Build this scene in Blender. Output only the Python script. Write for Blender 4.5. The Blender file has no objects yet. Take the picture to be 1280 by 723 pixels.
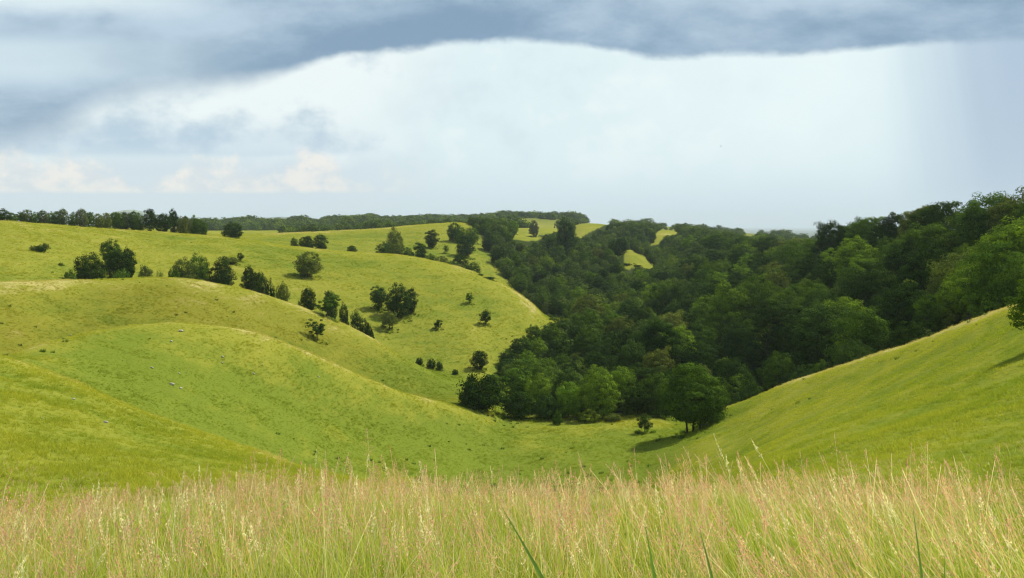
import bpy, math, random
import numpy as np
from mathutils import Vector

SC = bpy.context.scene
COL = SC.collection
random.seed(11)
RNG = np.random.default_rng(11)

# ----------------------------------------------------------------------------
# camera model (photograph pixels 1280 x 723)
# ----------------------------------------------------------------------------
F_PX, CX, CY, HOR = 1005.0, 640.0, 361.5, 281.0
PITCH = math.atan((CY - HOR) / F_PX)
cp, sp = math.cos(PITCH), math.sin(PITCH)

def ray(px, py):
    """pixel -> (azimuth, tangent of elevation)"""
    x = (np.asarray(px, float) - CX) / F_PX
    y = -(np.asarray(py, float) - CY) / F_PX
    dx, dy, dz = x, cp + y * sp, -sp + y * cp
    return np.arctan2(dx, dy), dz / np.hypot(dx, dy)

def project(x, y, z):
    d = y * cp - z * sp
    u = y * sp + z * cp
    d = np.where(d < 0.05, 0.05, d)
    return CX + F_PX * x / d, CY - F_PX * u / d

# ----------------------------------------------------------------------------
# numeric helpers
# ----------------------------------------------------------------------------
def pchip(xk, yk, x):
    xk = np.asarray(xk, float); yk = np.asarray(yk, float)
    h = np.diff(xk); d = np.diff(yk) / h
    m = np.zeros_like(yk)
    if len(xk) > 2:
        w1 = 2 * h[1:] + h[:-1]; w2 = h[1:] + 2 * h[:-1]
        ok = d[:-1] * d[1:] > 0
        with np.errstate(divide='ignore', invalid='ignore'):
            hm = (w1 + w2) / (w1 / d[:-1] + w2 / d[1:])
        m[1:-1] = np.where(ok, hm, 0.0)
    m[0] = d[0]; m[-1] = d[-1]
    xc = np.clip(x, xk[0], xk[-1])
    i = np.clip(np.searchsorted(xk, xc) - 1, 0, len(h) - 1)
    t = (xc - xk[i]) / h[i]
    return ((2*t**3 - 3*t**2 + 1) * yk[i] + (t**3 - 2*t**2 + t) * h[i] * m[i]
            + (-2*t**3 + 3*t**2) * yk[i+1] + (t**3 - t**2) * h[i] * m[i+1])

def smooth(a, b, x):
    t = np.clip((x - a) / (b - a), 0, 1)
    return t * t * (3 - 2 * t)

def _hash(ix, iy, s):
    n = (ix.astype(np.int64) * 374761393 + iy.astype(np.int64) * 668265263 + s * 144269504) & 0x7fffffff
    n = ((n ^ (n >> 13)) * 1274126177) & 0x7fffffff
    n = n ^ (n >> 16)
    return (n & 0xffff) / 65535.0

def vnoise(x, y, s=0):
    ix, iy = np.floor(x), np.floor(y)
    fx, fy = x - ix, y - iy
    fx = fx*fx*fx*(fx*(fx*6-15)+10); fy = fy*fy*fy*(fy*(fy*6-15)+10)
    a, b = _hash(ix, iy, s), _hash(ix+1, iy, s)
    c, d = _hash(ix, iy+1, s), _hash(ix+1, iy+1, s)
    return (a*(1-fx)+b*fx)*(1-fy) + (c*(1-fx)+d*fx)*fy - 0.5

def fbm(x, y, s=0, o=4):
    r = 0; a = 1.0
    for k in range(o):
        r = r + a * vnoise(x * 2**k + 17.3*k, y * 2**k - 9.1*k, s + k); a *= 0.5
    return r

# ----------------------------------------------------------------------------
# terrain: a sequence of ridges and hollows from the viewer outwards.
# each feature is a curve of (pixel column, pixel row, distance in metres);
# a row given as ('z', value) is a height instead
# ----------------------------------------------------------------------------
Z = lambda v: ('z', v)
FEATURES = [
 # foot of the viewer, brow of the bank
 [(-400, Z(-1.62), 2.0), (1600, Z(-1.58), 2.0)],
 [(-400, Z(-1.80), 4.2), (0, Z(-1.94), 4.2), (640, Z(-2.0), 4.2), (1280, Z(-1.86), 4.2), (1600, Z(-1.7), 4.2)],
 [(-400, Z(-2.5), 9), (0, Z(-2.95), 9), (300, Z(-3.05), 9), (640, Z(-3.25), 9), (1000, Z(-3.05), 9), (1280, Z(-2.75), 9), (1600, Z(-2.1), 9)],
 [(-400, 470, 20), (0, 541, 20), (200, 568, 20), (300, 583, 19), (430, 603, 18), (640, 650, 20), (800, 640, 20), (905, 606, 20), (1000, 576, 20), (1100, 550, 20), (1280, 503, 22), (1600, 400, 20)],
 # edge of the near slope
 [(-400, 372, 62), (-150, 418, 54), (0, 450, 48), (100, 483, 45), (200, 524, 41), (300, 558, 36), (430, 597, 29), (640, 640, 35), (800, 625, 36), (905, 590, 38), (1000, 547, 38), (1100, 515, 36), (1280, 458, 36), (1600, 330, 32)],
 # gully behind it
 [(-400, 376, 70), (-150, 422, 62), (0, 452, 56), (60, 474, 55), (100, 494, 54), (200, 535, 54), (300, 571, 55), (430, 606, 57), (640, 597, 78), (800, 592, 74), (905, 572, 60), (1000, 527, 58), (1100, 487, 55), (1280, 415, 50), (1600, 300, 42)],
 # face of the second spur
 [(-400, 374, 76), (-150, 420, 67), (0, 449.5, 61), (60, 455, 62), (100, 457, 64), (200, 467, 68), (300, 492, 72), (400, 527, 76), (500, 555, 80), (640, 562, 89), (800, 560, 87), (905, 540, 80), (1000, 500, 78), (1100, 463, 72), (1280, 392, 60), (1600, 275, 48)],
 # its crest; the edge of the meadow slope on the other side of the valley
 [(-400, 372, 82), (-150, 415, 74), (0, 446, 67), (60, 430, 72), (130, 411, 80), (210, 402.5, 85), (300, 412, 88), (400, 448, 92), (470, 480, 95), (530, 503, 97), (600, 522, 100), (640, 530, 102), (700, 528, 104), (800, 526, 106), (850, 532, 106), (905, 511, 108), (960, 490, 104), (1000, 474, 100), (1100, 440, 88), (1200, 405, 77), (1280, 377, 68), (1600, 262, 52)],
 # hollow behind that crest
 [(-400, 385, 92), (-150, 425, 86), (0, 462, 80), (100, 440, 92), (210, 430, 100), (300, 436, 104), (400, 466, 108), (500, 496, 110), (575, 500, 112), (640, 507, 118), (800, 508, 117), (850, 522, 118), (905, 536, 122), (1000, 502, 118), (1100, 472, 105), (1280, 420, 85), (1600, 300, 62)],
 # third spur: face, crest
 [(-400, 375, 98), (-150, 395, 94), (0, 402, 98), (100, 385, 112), (200, 377, 118), (300, 393, 121), (400, 428, 123), (500, 467, 123), (575, 490, 122), (640, 495, 130), (800, 490, 130), (905, 502, 136), (1000, 464, 135), (1100, 432, 125), (1280, 395, 105), (1600, 290, 75)],
 [(-400, 362, 106), (-150, 362, 106), (0, 354, 113), (70, 351, 120), (130, 349, 126), (200, 348, 131), (260, 352, 133), (320, 364, 136), (370, 381, 138), (450, 415, 138), (520, 455, 135), (575, 480, 130), (640, 486, 140), (800, 475, 145), (905, 470, 150), (1000, 426, 152), (1100, 397, 143), (1280, 370, 120), (1600, 285, 88)],
 # gully behind it
 [(-400, 372, 128), (-150, 372, 128), (0, 368, 136), (130, 364, 152), (200, 364, 156), (260, 370, 156), (370, 400, 155), (450, 432, 150), (520, 459, 146), (590, 471, 142), (640, 472, 152), (700, 465, 157), (800, 452, 160), (905, 436, 170), (1000, 397, 172), (1100, 372, 158), (1280, 351, 133), (1600, 280, 100)],
 # long pasture hill: face, crest
 [(-400, 315, 170), (0, 316, 172), (200, 326, 186), (300, 337, 186), (400, 358, 182), (500, 388, 176), (600, 418, 168), (690, 440, 167), (800, 422, 185), (905, 402, 200), (1000, 367, 200), (1100, 350, 175), (1280, 335, 143), (1600, 275, 110)],
 [(-400, 262, 215), (-150, 269, 212), (0, 277, 215), (100, 284, 225), (200, 291, 232), (300, 299, 236), (400, 312, 236), (500, 319, 232), (560, 331, 225), (620, 351, 215), (660, 375, 205), (690, 402, 197), (750, 408, 205), (800, 396, 215), (905, 371, 235), (1000, 347, 235), (1100, 335, 200), (1280, 326, 156), (1600, 270, 122)],
 # hollow behind the pasture hill
 [(-400, 272, 270), (-150, 275, 270), (0, 280, 268), (100, 286, 270), (200, 293, 275), (300, 304, 282), (400, 318, 285), (500, 329, 278), (560, 342, 272), (620, 362, 264), (690, 394, 247), (800, 377, 256), (905, 352, 280), (1000, 336, 270), (1100, 338, 232), (1280, 338, 190), (1600, 280, 150)],
 [(-400, 275, 330), (0, 279, 330), (200, 292, 330), (300, 299, 335), (400, 302, 335), (500, 307, 325), (560, 312, 320), (620, 332, 312), (690, 352, 310), (760, 345, 318), (790, 340, 325), (830, 345, 330), (905, 328, 340), (1000, 333, 310), (1100, 346, 290), (1280, 350, 250), (1600, 300, 210)],
 # far pasture crest, grassy knoll in the wood
 [(-400, 277, 400), (0, 279, 400), (200, 288, 400), (300, 293, 405), (400, 290, 415), (470, 286, 425), (570, 278.5, 430), (620, 288, 420), (690, 303, 400), (755, 324, 374), (770, 316, 366), (786, 312, 362), (804, 319, 366), (820, 332, 374), (860, 318, 395), (905, 312, 410), (1000, 334, 400), (1100, 352, 390), (1280, 360, 350), (1600, 320, 300)],
 [(-400, 284, 480), (0, 285, 480), (200, 290, 480), (300, 296, 485), (470, 292, 490), (570, 287, 490), (640, 296, 470), (700, 308, 452), (788, 322, 430), (850, 304, 470), (905, 303, 480), (1000, 332, 520), (1280, 365, 460), (1600, 330, 420)],
 [(-400, 281, 560), (0, 281, 560), (300, 289, 560), (500, 284, 562), (620, 285, 560), (680, 285, 552), (700, 286, 550), (735, 279, 560), (760, 281, 560), (800, 286, 560), (850, 290, 560), (905, 295, 560), (960, 299, 575), (1000, 316, 600), (1280, 350, 560), (1600, 330, 540)],
 [(-400, 289, 720), (300, 289, 720), (640, 290, 720), (800, 291, 720), (900, 300, 720), (1280, 335, 720), (1600, 330, 720)],
 # far wooded ridge
 [(-400, 283, 1000), (0, 283, 1000), (200, 283, 1000), (255, 281, 1000), (280, 279.5, 1000), (310, 280.5, 1000), (345, 281, 1000), (385, 278.5, 1000), (420, 276, 1000), (470, 273.5, 1000), (520, 275, 1000), (560, 275.5, 1000), (600, 272.5, 1000), (655, 270, 1000), (715, 274.5, 1000), (745, 281, 1000), (800, 281.5, 1000), (870, 286, 1000), (950, 293, 1000), (1280, 310, 1000), (1600, 310, 1000)],
 [(-400, Z(-70), 1800), (1600, Z(-75), 1800)],
 [(-400, Z(-92), 4000), (1600, Z(-92), 4000)],
  # faint hills on the horizon
 [(-400, 285, 9500), (60, 281, 9500), (110, 276, 9500), (135, 267, 9500), (163, 262.5, 9500), (190, 267, 9500), (240, 276, 9500), (310, 275, 9500), (350, 271, 9500), (400, 276, 9500), (470, 284, 9500), (700, 291, 9500), (1600, 291, 9500)],
 [(-400, Z(-100), 15000), (1600, Z(-100), 15000)],
 [(-400, Z(-110), 30000), (1600, Z(-110), 30000)],
]
AZ = np.concatenate([np.linspace(-math.pi, -0.74, 80, endpoint=False), np.linspace(-0.74, 0.74, 700, endpoint=False),
                     np.linspace(0.74, math.pi, 81)])
R = np.concatenate([np.geomspace(0.4, 45, 150, endpoint=False), np.geomspace(45, 1200, 280, endpoint=False), np.geomspace(1200, 30000, 56)])

def feature_values(feat):
    az, zz, rr = [], [], []
    for px, py, r in feat:
        if isinstance(py, tuple):
            a, _ = ray(px, 400); z = py[1]
        else:
            a, e = ray(px, py); z = e * r
        az.append(float(a)); zz.append(float(z) / r); rr.append(math.log(r))
    az = np.array(az)
    lo, hi = az[0], az[-1]
    a = np.clip(AZ, lo, hi)
    e = pchip(az, zz, a); lr = pchip(az, rr, a)
    back = np.where(AZ < 0, AZ + 2*math.pi, AZ)           # blend round the back
    t = smooth(1.2, 2*math.pi - 1.2, back)
    out = np.abs(AZ) > 1.2
    e = np.where(out, zz[-1]*(1-t) + zz[0]*t, e); lr = np.where(out, rr[-1]*(1-t) + rr[0]*t, lr)
    return np.exp(lr), e

NODES = [feature_values(f) for f in FEATURES]
NR = np.array([n[0] for n in NODES]); NZ = np.array([n[0]*n[1] for n in NODES])
HT = np.zeros((len(AZ), len(R)))
lgR = np.log(R + 3)
for i in range(len(AZ)):
    xk = np.concatenate([[math.log(3.0)], np.log(NR[:, i] + 3)])
    HT[i] = pchip(xk, np.concatenate([[-1.6], NZ[:, i]]), lgR)
# round off the kinks between features, along the distance and across it
def soften(H, n):
    for _ in range(n):
        G = H.copy()
        G[:, 1:-1] = 0.25*H[:, :-2] + 0.5*H[:, 1:-1] + 0.25*H[:, 2:]
        H = 0.5*np.roll(G, 1, 0)*0.5 + 0.5*G + 0.5*np.roll(G, -1, 0)*0.5
    return H
base = HT.copy()
HT = soften(HT, 3)
gx = np.sin(AZ)[:, None] * R[None]; gy = np.cos(AZ)[:, None] * R[None]
rr = np.broadcast_to(R[None], gx.shape)
amp = smooth(6, 40, rr) * (1 - smooth(500, 900, rr))
HT = HT + amp * (0.40*fbm(gx/14, gy/14, 3, 2) + 0.22*fbm(gx/4.0, gy/4.0, 7, 3)) + 0.05*smooth(1, 4, rr)*fbm(gx/0.9, gy/0.9, 9, 2)*(1 - smooth(60, 120, rr))

def ground(x, y):
    x = np.asarray(x, float); y = np.asarray(y, float)
    a = np.arctan2(x, y); r = np.clip(np.hypot(x, y), R[0], R[-1]*0.999)
    i = np.clip(np.searchsorted(AZ, a) - 1, 0, len(AZ)-2); j = np.clip(np.searchsorted(R, r) - 1, 0, len(R)-2)
    u = np.clip((a - AZ[i])/(AZ[i+1]-AZ[i]), 0, 1); v = (r - R[j])/(R[j+1]-R[j])
    return (HT[i, j]*(1-u) + HT[i+1, j]*u)*(1-v) + (HT[i, j+1]*(1-u) + HT[i+1, j+1]*u)*v

def at(px, r, py=400):
    a, _ = ray(px, py); x, y = r*math.sin(a), r*math.cos(a)
    return x, y, float(ground(x, y))

def hit(px, py, r0, r1):
    """where the sight line through a pixel meets the ground between two distances"""
    a, e = ray(px, py)
    rs = np.geomspace(r0, r1, 700)
    el = ground(rs*math.sin(a), rs*math.cos(a)) / rs
    k = np.argmax(el >= e) if (el >= e).any() else int(np.argmax(el))
    r = rs[k]
    x, y = r*math.sin(a), r*math.cos(a)
    return x, y, float(ground(x, y)), r

# ----------------------------------------------------------------------------
# meshes and tags
# ----------------------------------------------------------------------------
def mesh(name, V, F, mats, attrs=(), smooth_shade=False):
    """F: an (n, k) array or a list of such arrays with different k"""
    me = bpy.data.meshes.new(name)
    V = np.asarray(V, np.float32)
    Fs = F if isinstance(F, list) else [F]
    Fs = [np.asarray(f, np.int32) for f in Fs if len(f)]
    me.vertices.add(len(V)); me.vertices.foreach_set('co', V.ravel())
    nl = sum(f.size for f in Fs); nf = sum(len(f) for f in Fs)
    if nf:
        me.loops.add(nl); me.polygons.add(nf)
        me.loops.foreach_set('vertex_index', np.concatenate([f.ravel() for f in Fs]))
        tot = np.concatenate([np.full(len(f), f.shape[1], np.int32) for f in Fs])
        me.polygons.foreach_set('loop_start', np.concatenate([[0], np.cumsum(tot)[:-1]]).astype(np.int32))
        me.polygons.foreach_set('loop_total', tot)
        if smooth_shade:
            me.polygons.foreach_set('use_smooth', np.ones(nf, bool))
    for an, ty, data in attrs:
        at_ = me.attributes.new(an, ty, 'POINT')
        key = {'FLOAT': 'value', 'INT': 'value', 'FLOAT_VECTOR': 'vector', 'FLOAT_COLOR': 'color'}[ty]
        at_.data.foreach_set(key, np.asarray(data, np.int32 if ty == 'INT' else np.float32).ravel())
    me.update(calc_edges=True)
    for m in (mats if isinstance(mats, (list, tuple)) else [mats]):
        if m: me.materials.append(m)
    return me

def link(name, data, parent=None):
    o = bpy.data.objects.new(name, data); COL.objects.link(o)
    if parent: o.parent = parent
    return o

def tag(o, label, cat, group=None):
    o['label'] = label; o['category'] = cat
    if group: o['group'] = group
    return o

class Parts:
    """collects vertices, faces and a colour per vertex"""
    def __init__(s): s.V, s.Q, s.T, s.C, s.n = [], [], [], [], 0
    def add(s, V, Q=None, T=None, C=None):
        V = np.asarray(V, float).reshape(-1, 3)
        if Q is not None and len(Q): s.Q.append(np.asarray(Q) + s.n)
        if T is not None and len(T): s.T.append(np.asarray(T) + s.n)
        if C is not None:
            C = np.asarray(C, float)
            s.C.append(np.broadcast_to(C, (len(V), 3)) if C.ndim == 1 else C)
        s.V.append(V); s.n += len(V)
    def build(s, name, mat, smooth_shade=False, extra=()):
        F = []
        if s.Q: F.append(np.concatenate(s.Q))
        if s.T: F.append(np.concatenate(s.T))
        at_ = list(extra)
        if s.C:
            c = np.concatenate(s.C); at_.append(('col', 'FLOAT_COLOR', np.concatenate([c, np.ones((len(c), 1))], 1)))
        return mesh(name, np.concatenate(s.V), F, mat, at_, smooth_shade)

# ----------------------------------------------------------------------------
# materials
# ----------------------------------------------------------------------------
class NT:
    def __init__(s, tree): s.t = tree; s.n = tree.nodes; s.l = tree.links
    def node(s, ty, **kw):
        n = s.n.new(ty)
        for k, v in kw.items(): setattr(n, k, v)
        return n
    def put(s, sock, v):
        if hasattr(v, 'is_output') or isinstance(v, bpy.types.NodeSocket): s.l.new(v, sock)
        elif isinstance(v, (tuple, list)) and len(v) == 3 and sock.type == 'RGBA': sock.default_value = (*v, 1)
        else: sock.default_value = v
    def m(s, op, a, b=0.0, c=None, clamp=False):
        n = s.node('ShaderNodeMath', operation=op); n.use_clamp = clamp
        s.put(n.inputs[0], a); s.put(n.inputs[1], b)
        if c is not None: s.put(n.inputs[2], c)
        return n.outputs[0]
    def ss(s, a, b, x):
        n = s.node('ShaderNodeMapRange', interpolation_type='SMOOTHSTEP')
        s.put(n.inputs['Value'], x); s.put(n.inputs['From Min'], a); s.put(n.inputs['From Max'], b)
        return n.outputs[0]
    def mix(s, f, a, b, blend='MIX'):
        n = s.node('ShaderNodeMix', data_type='RGBA', blend_type=blend)
        s.put(n.inputs['Factor'], f); s.put(n.inputs[6], a); s.put(n.inputs[7], b)
        return n.outputs[2]
    def noise(s, vec, scale, detail=3, rough=0.5, dim='3D', w=None, dist=0.0):
        n = s.node('ShaderNodeTexNoise', noise_dimensions=dim)
        if vec is not None: s.l.new(vec, n.inputs['Vector'])
        if w is not None: s.put(n.inputs['W'], w)
        n.inputs['Scale'].default_value = scale; n.inputs['Detail'].default_value = detail
        n.inputs['Roughness'].default_value = rough; n.inputs['Distortion'].default_value = dist
        return n.outputs['Fac']
    def attr(s, name, ty='GEOMETRY', out='Fac'):
        n = s.node('ShaderNodeAttribute', attribute_name=name, attribute_type=ty); return n.outputs[out]
    def xyz(s, x, y, z):
        n = s.node('ShaderNodeCombineXYZ')
        for k, v in enumerate((x, y, z)): s.put(n.inputs[k], v)
        return n.outputs[0]

def material(name):
    m = bpy.data.materials.new(name); m.use_nodes = True
    m.node_tree.nodes.clear(); t = NT(m.node_tree)
    out = t.node('ShaderNodeOutputMaterial')
    return m, t, out

def leafy(t, out, color, trans=0.3, tint=(1.25, 1.25, 0.6), rough=None):
    d = t.node('ShaderNodeBsdfDiffuse'); t.put(d.inputs['Color'], color)
    tr = t.node('ShaderNodeBsdfTranslucent'); t.put(tr.inputs['Color'], t.mix(1.0, color, tint, 'MULTIPLY'))
    mx = t.node('ShaderNodeMixShader'); mx.inputs[0].default_value = trans
    t.l.new(d.outputs[0], mx.inputs[1]); t.l.new(tr.outputs[0], mx.inputs[2])
    last = mx.outputs[0]
    if rough:
        g = t.node('ShaderNodeBsdfGlossy'); g.inputs['Roughness'].default_value = rough
        g.inputs['Color'].default_value = (0.9, 0.95, 1, 1)
        m2 = t.node('ShaderNodeMixShader'); m2.inputs[0].default_value = 0.035
        t.l.new(last, m2.inputs[1]); t.l.new(g.outputs[0], m2.inputs[2]); last = m2.outputs[0]
    t.l.new(last, out.inputs['Surface'])

LUSH, YEL, STRAW = (0.138, 0.178, 0.021), (0.228, 0.232, 0.031), (0.38, 0.335, 0.115)

def terrace(t, pos):
    """bands that follow the contour lines, as on grazed slopes"""
    v = t.node('ShaderNodeVectorMath', operation='MULTIPLY'); t.l.new(pos, v.inputs[0]); v.inputs[1].default_value = (0.10, 0.10, 1.6)
    return t.noise(v.outputs[0], 1.0, 4, 0.6, dist=0.4)

def make_ground():
    m, t, out = material('meadow ground')
    pos = t.node('ShaderNodeNewGeometry').outputs['Position']
    dry, wood, far = t.attr('dry'), t.attr('wood'), t.attr('far')
    n1 = t.noise(pos, 0.12, 4, 0.6); n2 = t.noise(pos, 0.9, 4, 0.65); nt = terrace(t, pos); n3 = t.noise(pos, 4.5, 3, 0.6)
    k = t.m('ADD', dry, t.m('MULTIPLY', t.m('SUBTRACT', n1, 0.5), 0.45))
    k = t.m('ADD', k, t.m('MULTIPLY', t.m('SUBTRACT', nt, 0.5), 0.70))
    k = t.m('ADD', k, t.m('MULTIPLY', t.m('SUBTRACT', n2, 0.5), 0.65))
    k = t.m('ADD', k, t.m('MULTIPLY', t.m('SUBTRACT', n3, 0.5), 0.35), clamp=True)
    c = t.mix(t.ss(0.0, 0.62, k), LUSH, YEL)
    c = t.mix(t.ss(0.62, 1.0, k), c, STRAW)
    c = t.mix(t.attr('poor'), c, t.mix(1.0, c, (0.80, 0.77, 0.72), 'MULTIPLY'))
    dark = t.ss(0.44, 0.24, t.noise(pos, 4.2, 4, 0.7))
    c = t.mix(t.m('MULTIPLY', dark, 0.34), c, (0.085, 0.112, 0.018))
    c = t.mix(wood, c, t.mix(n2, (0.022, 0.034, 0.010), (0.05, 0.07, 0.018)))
    fw = t.noise(pos, 0.0012, 5, 0.65)
    plain = t.mix(t.ss(0.42, 0.6, fw), (0.030, 0.050, 0.022), (0.17, 0.19, 0.06))
    c = t.mix(far, c, plain)
    b = t.node('ShaderNodeBump'); b.inputs['Strength'].default_value = 0.4; b.inputs['Distance'].default_value = 0.25
    t.put(b.inputs['Height'], t.m('ADD', t.noise(pos, 2.0, 5, 0.7), t.m('MULTIPLY', n3, 0.5)))
    d = t.node('ShaderNodeBsdfDiffuse'); t.put(d.inputs['Color'], c); t.l.new(b.outputs[0], d.inputs['Normal'])
    t.l.new(d.outputs[0], out.inputs['Surface'])
    return m

def make_tuft_mat():
    m, t, out = material('meadow grass blades')
    pos = t.node('ShaderNodeNewGeometry').outputs['Position']
    dry = t.attr('dry', 'INSTANCER')
    n1 = t.noise(pos, 0.12, 4, 0.6); n2 = t.noise(pos, 0.9, 4, 0.65); nt = terrace(t, pos)
    k = t.m('ADD', dry, t.m('MULTIPLY', t.m('SUBTRACT', n1, 0.5), 0.45))
    k = t.m('ADD', k, t.m('MULTIPLY', t.m('SUBTRACT', nt, 0.5), 0.70))
    k = t.m('ADD', k, t.m('MULTIPLY', t.m('SUBTRACT', n2, 0.5), 0.65), clamp=True)
    c = t.mix(t.ss(0.0, 0.62, k), (0.236, 0.296, 0.032), (0.386, 0.390, 0.046))
    c = t.mix(t.ss(0.62, 1.0, k), c, (0.50, 0.44, 0.16))
    c = t.mix(t.attr('poor', 'INSTANCER'), c, t.mix(1.0, c, (0.80, 0.77, 0.72), 'MULTIPLY'))
    c = t.mix(1.0, c, t.attr('col', 'GEOMETRY', 'Color'), 'MULTIPLY')
    leafy(t, out, c, 0.48, (1.15, 1.15, 0.7))
    return m

def make_plant_mat():
    m, t, out = material('tall grass')
    leafy(t, out, t.attr('col', 'GEOMETRY', 'Color'), 0.42, (1.08, 1.05, 0.85))
    return m

def make_leaf(random_tone):
    m, t, out = material('wood leaves' if random_tone else 'tree leaves')
    oi = t.node('ShaderNodeObjectInfo')
    if random_tone:
        rp = t.node('ShaderNodeValToRGB'); t.l.new(oi.outputs['Random'], rp.inputs[0])
        cr = rp.color_ramp; cr.elements[0].color = (0.054, 0.094, 0.020, 1); cr.elements[1].color = (0.140, 0.200, 0.026, 1)
        for p, c in ((0.3, (0.066, 0.108, 0.024)), (0.6, (0.096, 0.136, 0.030)), (0.8, (0.078, 0.136, 0.020))):
            e = cr.elements.new(p); e.color = (*c, 1)
        base_c = rp.outputs[0]
    else:
        base_c = oi.outputs['Color']
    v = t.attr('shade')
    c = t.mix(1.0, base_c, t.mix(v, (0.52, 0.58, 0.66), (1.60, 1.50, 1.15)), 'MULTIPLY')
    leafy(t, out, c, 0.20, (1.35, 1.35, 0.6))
    return m

def make_bark():
    m, t, out = material('bark')
    pos = t.node('ShaderNodeNewGeometry').outputs['Position']
    n = t.noise(pos, 9, 4, 0.7)
    d = t.node('ShaderNodeBsdfDiffuse'); t.put(d.inputs['Color'], t.mix(n, (0.035, 0.026, 0.018), (0.13, 0.10, 0.075)))
    t.l.new(d.outputs[0], out.inputs['Surface'])
    return m

def make_stone():
    m, t, out = material('pale stone')
    pos = t.node('ShaderNodeNewGeometry').outputs['Position']
    n = t.noise(pos, 7, 5, 0.7)
    d = t.node('ShaderNodeBsdfDiffuse'); t.put(d.inputs['Color'], t.mix(t.ss(0.35, 0.65, n), (0.34, 0.31, 0.23), (0.62, 0.58, 0.47)))
    t.l.new(d.outputs[0], out.inputs['Surface'])
    return m

def make_plain(name, col):
    m, t, out = material(name)
    pos = t.node('ShaderNodeNewGeometry').outputs['Position']
    leafy(t, out, t.mix(t.noise(pos, 30, 3), tuple(c*0.8 for c in col), tuple(c*1.2 for c in col)), 0.2)
    return m

M_GROUND, M_TUFT, M_PLANT = make_ground(), make_tuft_mat(), make_plant_mat()
M_LEAF, M_WOODLEAF, M_BARK, M_STONE = make_leaf(False), make_leaf(True), make_bark(), make_stone()
M_BROAD, M_BIRD = make_plain('broad leaf', (0.20, 0.34, 0.075)), make_plain('bird feathers', (0.02, 0.02, 0.025))

# ----------------------------------------------------------------------------
# where the wood stands (pixel column / distance) and its clearings
# ----------------------------------------------------------------------------
WL = [(104, 680), (110, 655), (116, 616), (122, 612), (128, 655), (134, 668), (138, 640), (150, 622), (160, 640), (172, 676), (185, 706), (197, 722), (215, 716),
      (235, 698), (255, 672), (275, 650), (300, 628), (340, 608), (380, 596), (430, 584), (470, 616), (500, 650), (560, 760), (620, 850)]
def wood_left(r): return np.interp(r, [a for a, b in WL], [b for a, b in WL])
def edge_r(px):   # near limit of the wood
    return np.interp(px, [600, 640, 830, 850, 905, 1000, 1100, 1200, 1280, 1400], [112, 107, 110, 124, 124, 112, 98, 87, 79, 72])
def in_wood(px, r):
    return (px > wood_left(r)) & (r > edge_r(px)) & (r < 640) & (r > 104)

# terrain sheet -------------------------------------------------------------
def make_terrain():
    na, nr = len(AZ) - 1, len(R)                     # last column equals the first
    X, Y, H = gx[:-1], gy[:-1], HT[:-1]
    V = np.concatenate([np.stack([X, Y, H], -1).reshape(-1, 3), [[0, 0, -1.6]]])
    i = np.arange(na)[:, None]; j = np.arange(nr-1)[None]
    a, b = i*nr + j, ((i+1) % na)*nr + j
    Q = np.stack([a, a+1, b+1, b], -1).reshape(-1, 4)
    k = np.arange(na); T = np.stack([np.full(na, na*nr), k*nr, ((k+1) % na)*nr], -1)
    # dryness: convex ground is dry, hollows are lush
    lap = np.zeros_like(H)
    S = soften(HT, 14)[:-1]
    lap = (H - S)
    px, py = project(X, Y, H)
    rr_ = np.broadcast_to(R[None], X.shape)
    dry = dryness(X, Y)
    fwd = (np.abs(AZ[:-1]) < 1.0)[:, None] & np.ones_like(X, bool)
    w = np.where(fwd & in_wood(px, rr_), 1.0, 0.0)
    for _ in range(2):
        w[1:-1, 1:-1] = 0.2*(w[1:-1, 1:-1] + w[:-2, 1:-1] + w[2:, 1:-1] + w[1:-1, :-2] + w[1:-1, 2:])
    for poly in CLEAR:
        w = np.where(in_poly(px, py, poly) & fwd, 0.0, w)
    far = smooth(620, 1300, rr_)
    z1 = [0.0]
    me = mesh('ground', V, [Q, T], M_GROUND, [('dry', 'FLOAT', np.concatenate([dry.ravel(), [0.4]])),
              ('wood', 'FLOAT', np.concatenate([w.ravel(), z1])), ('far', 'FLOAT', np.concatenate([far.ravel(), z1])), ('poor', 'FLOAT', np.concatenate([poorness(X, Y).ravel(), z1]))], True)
    o = link('ground', me); o['kind'] = 'structure'
    return o

def in_poly(x, y, poly):
    inside = np.zeros(np.shape(x), bool); n = len(poly)
    for k in range(n):
        x1, y1 = poly[k]; x2, y2 = poly[(k+1) % n]
        c = ((y1 > y) != (y2 > y)) & (x < (x2-x1)*(y-y1)/((y2-y1) if y2 != y1 else 1e-9) + x1)
        inside ^= c
    return inside

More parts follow.
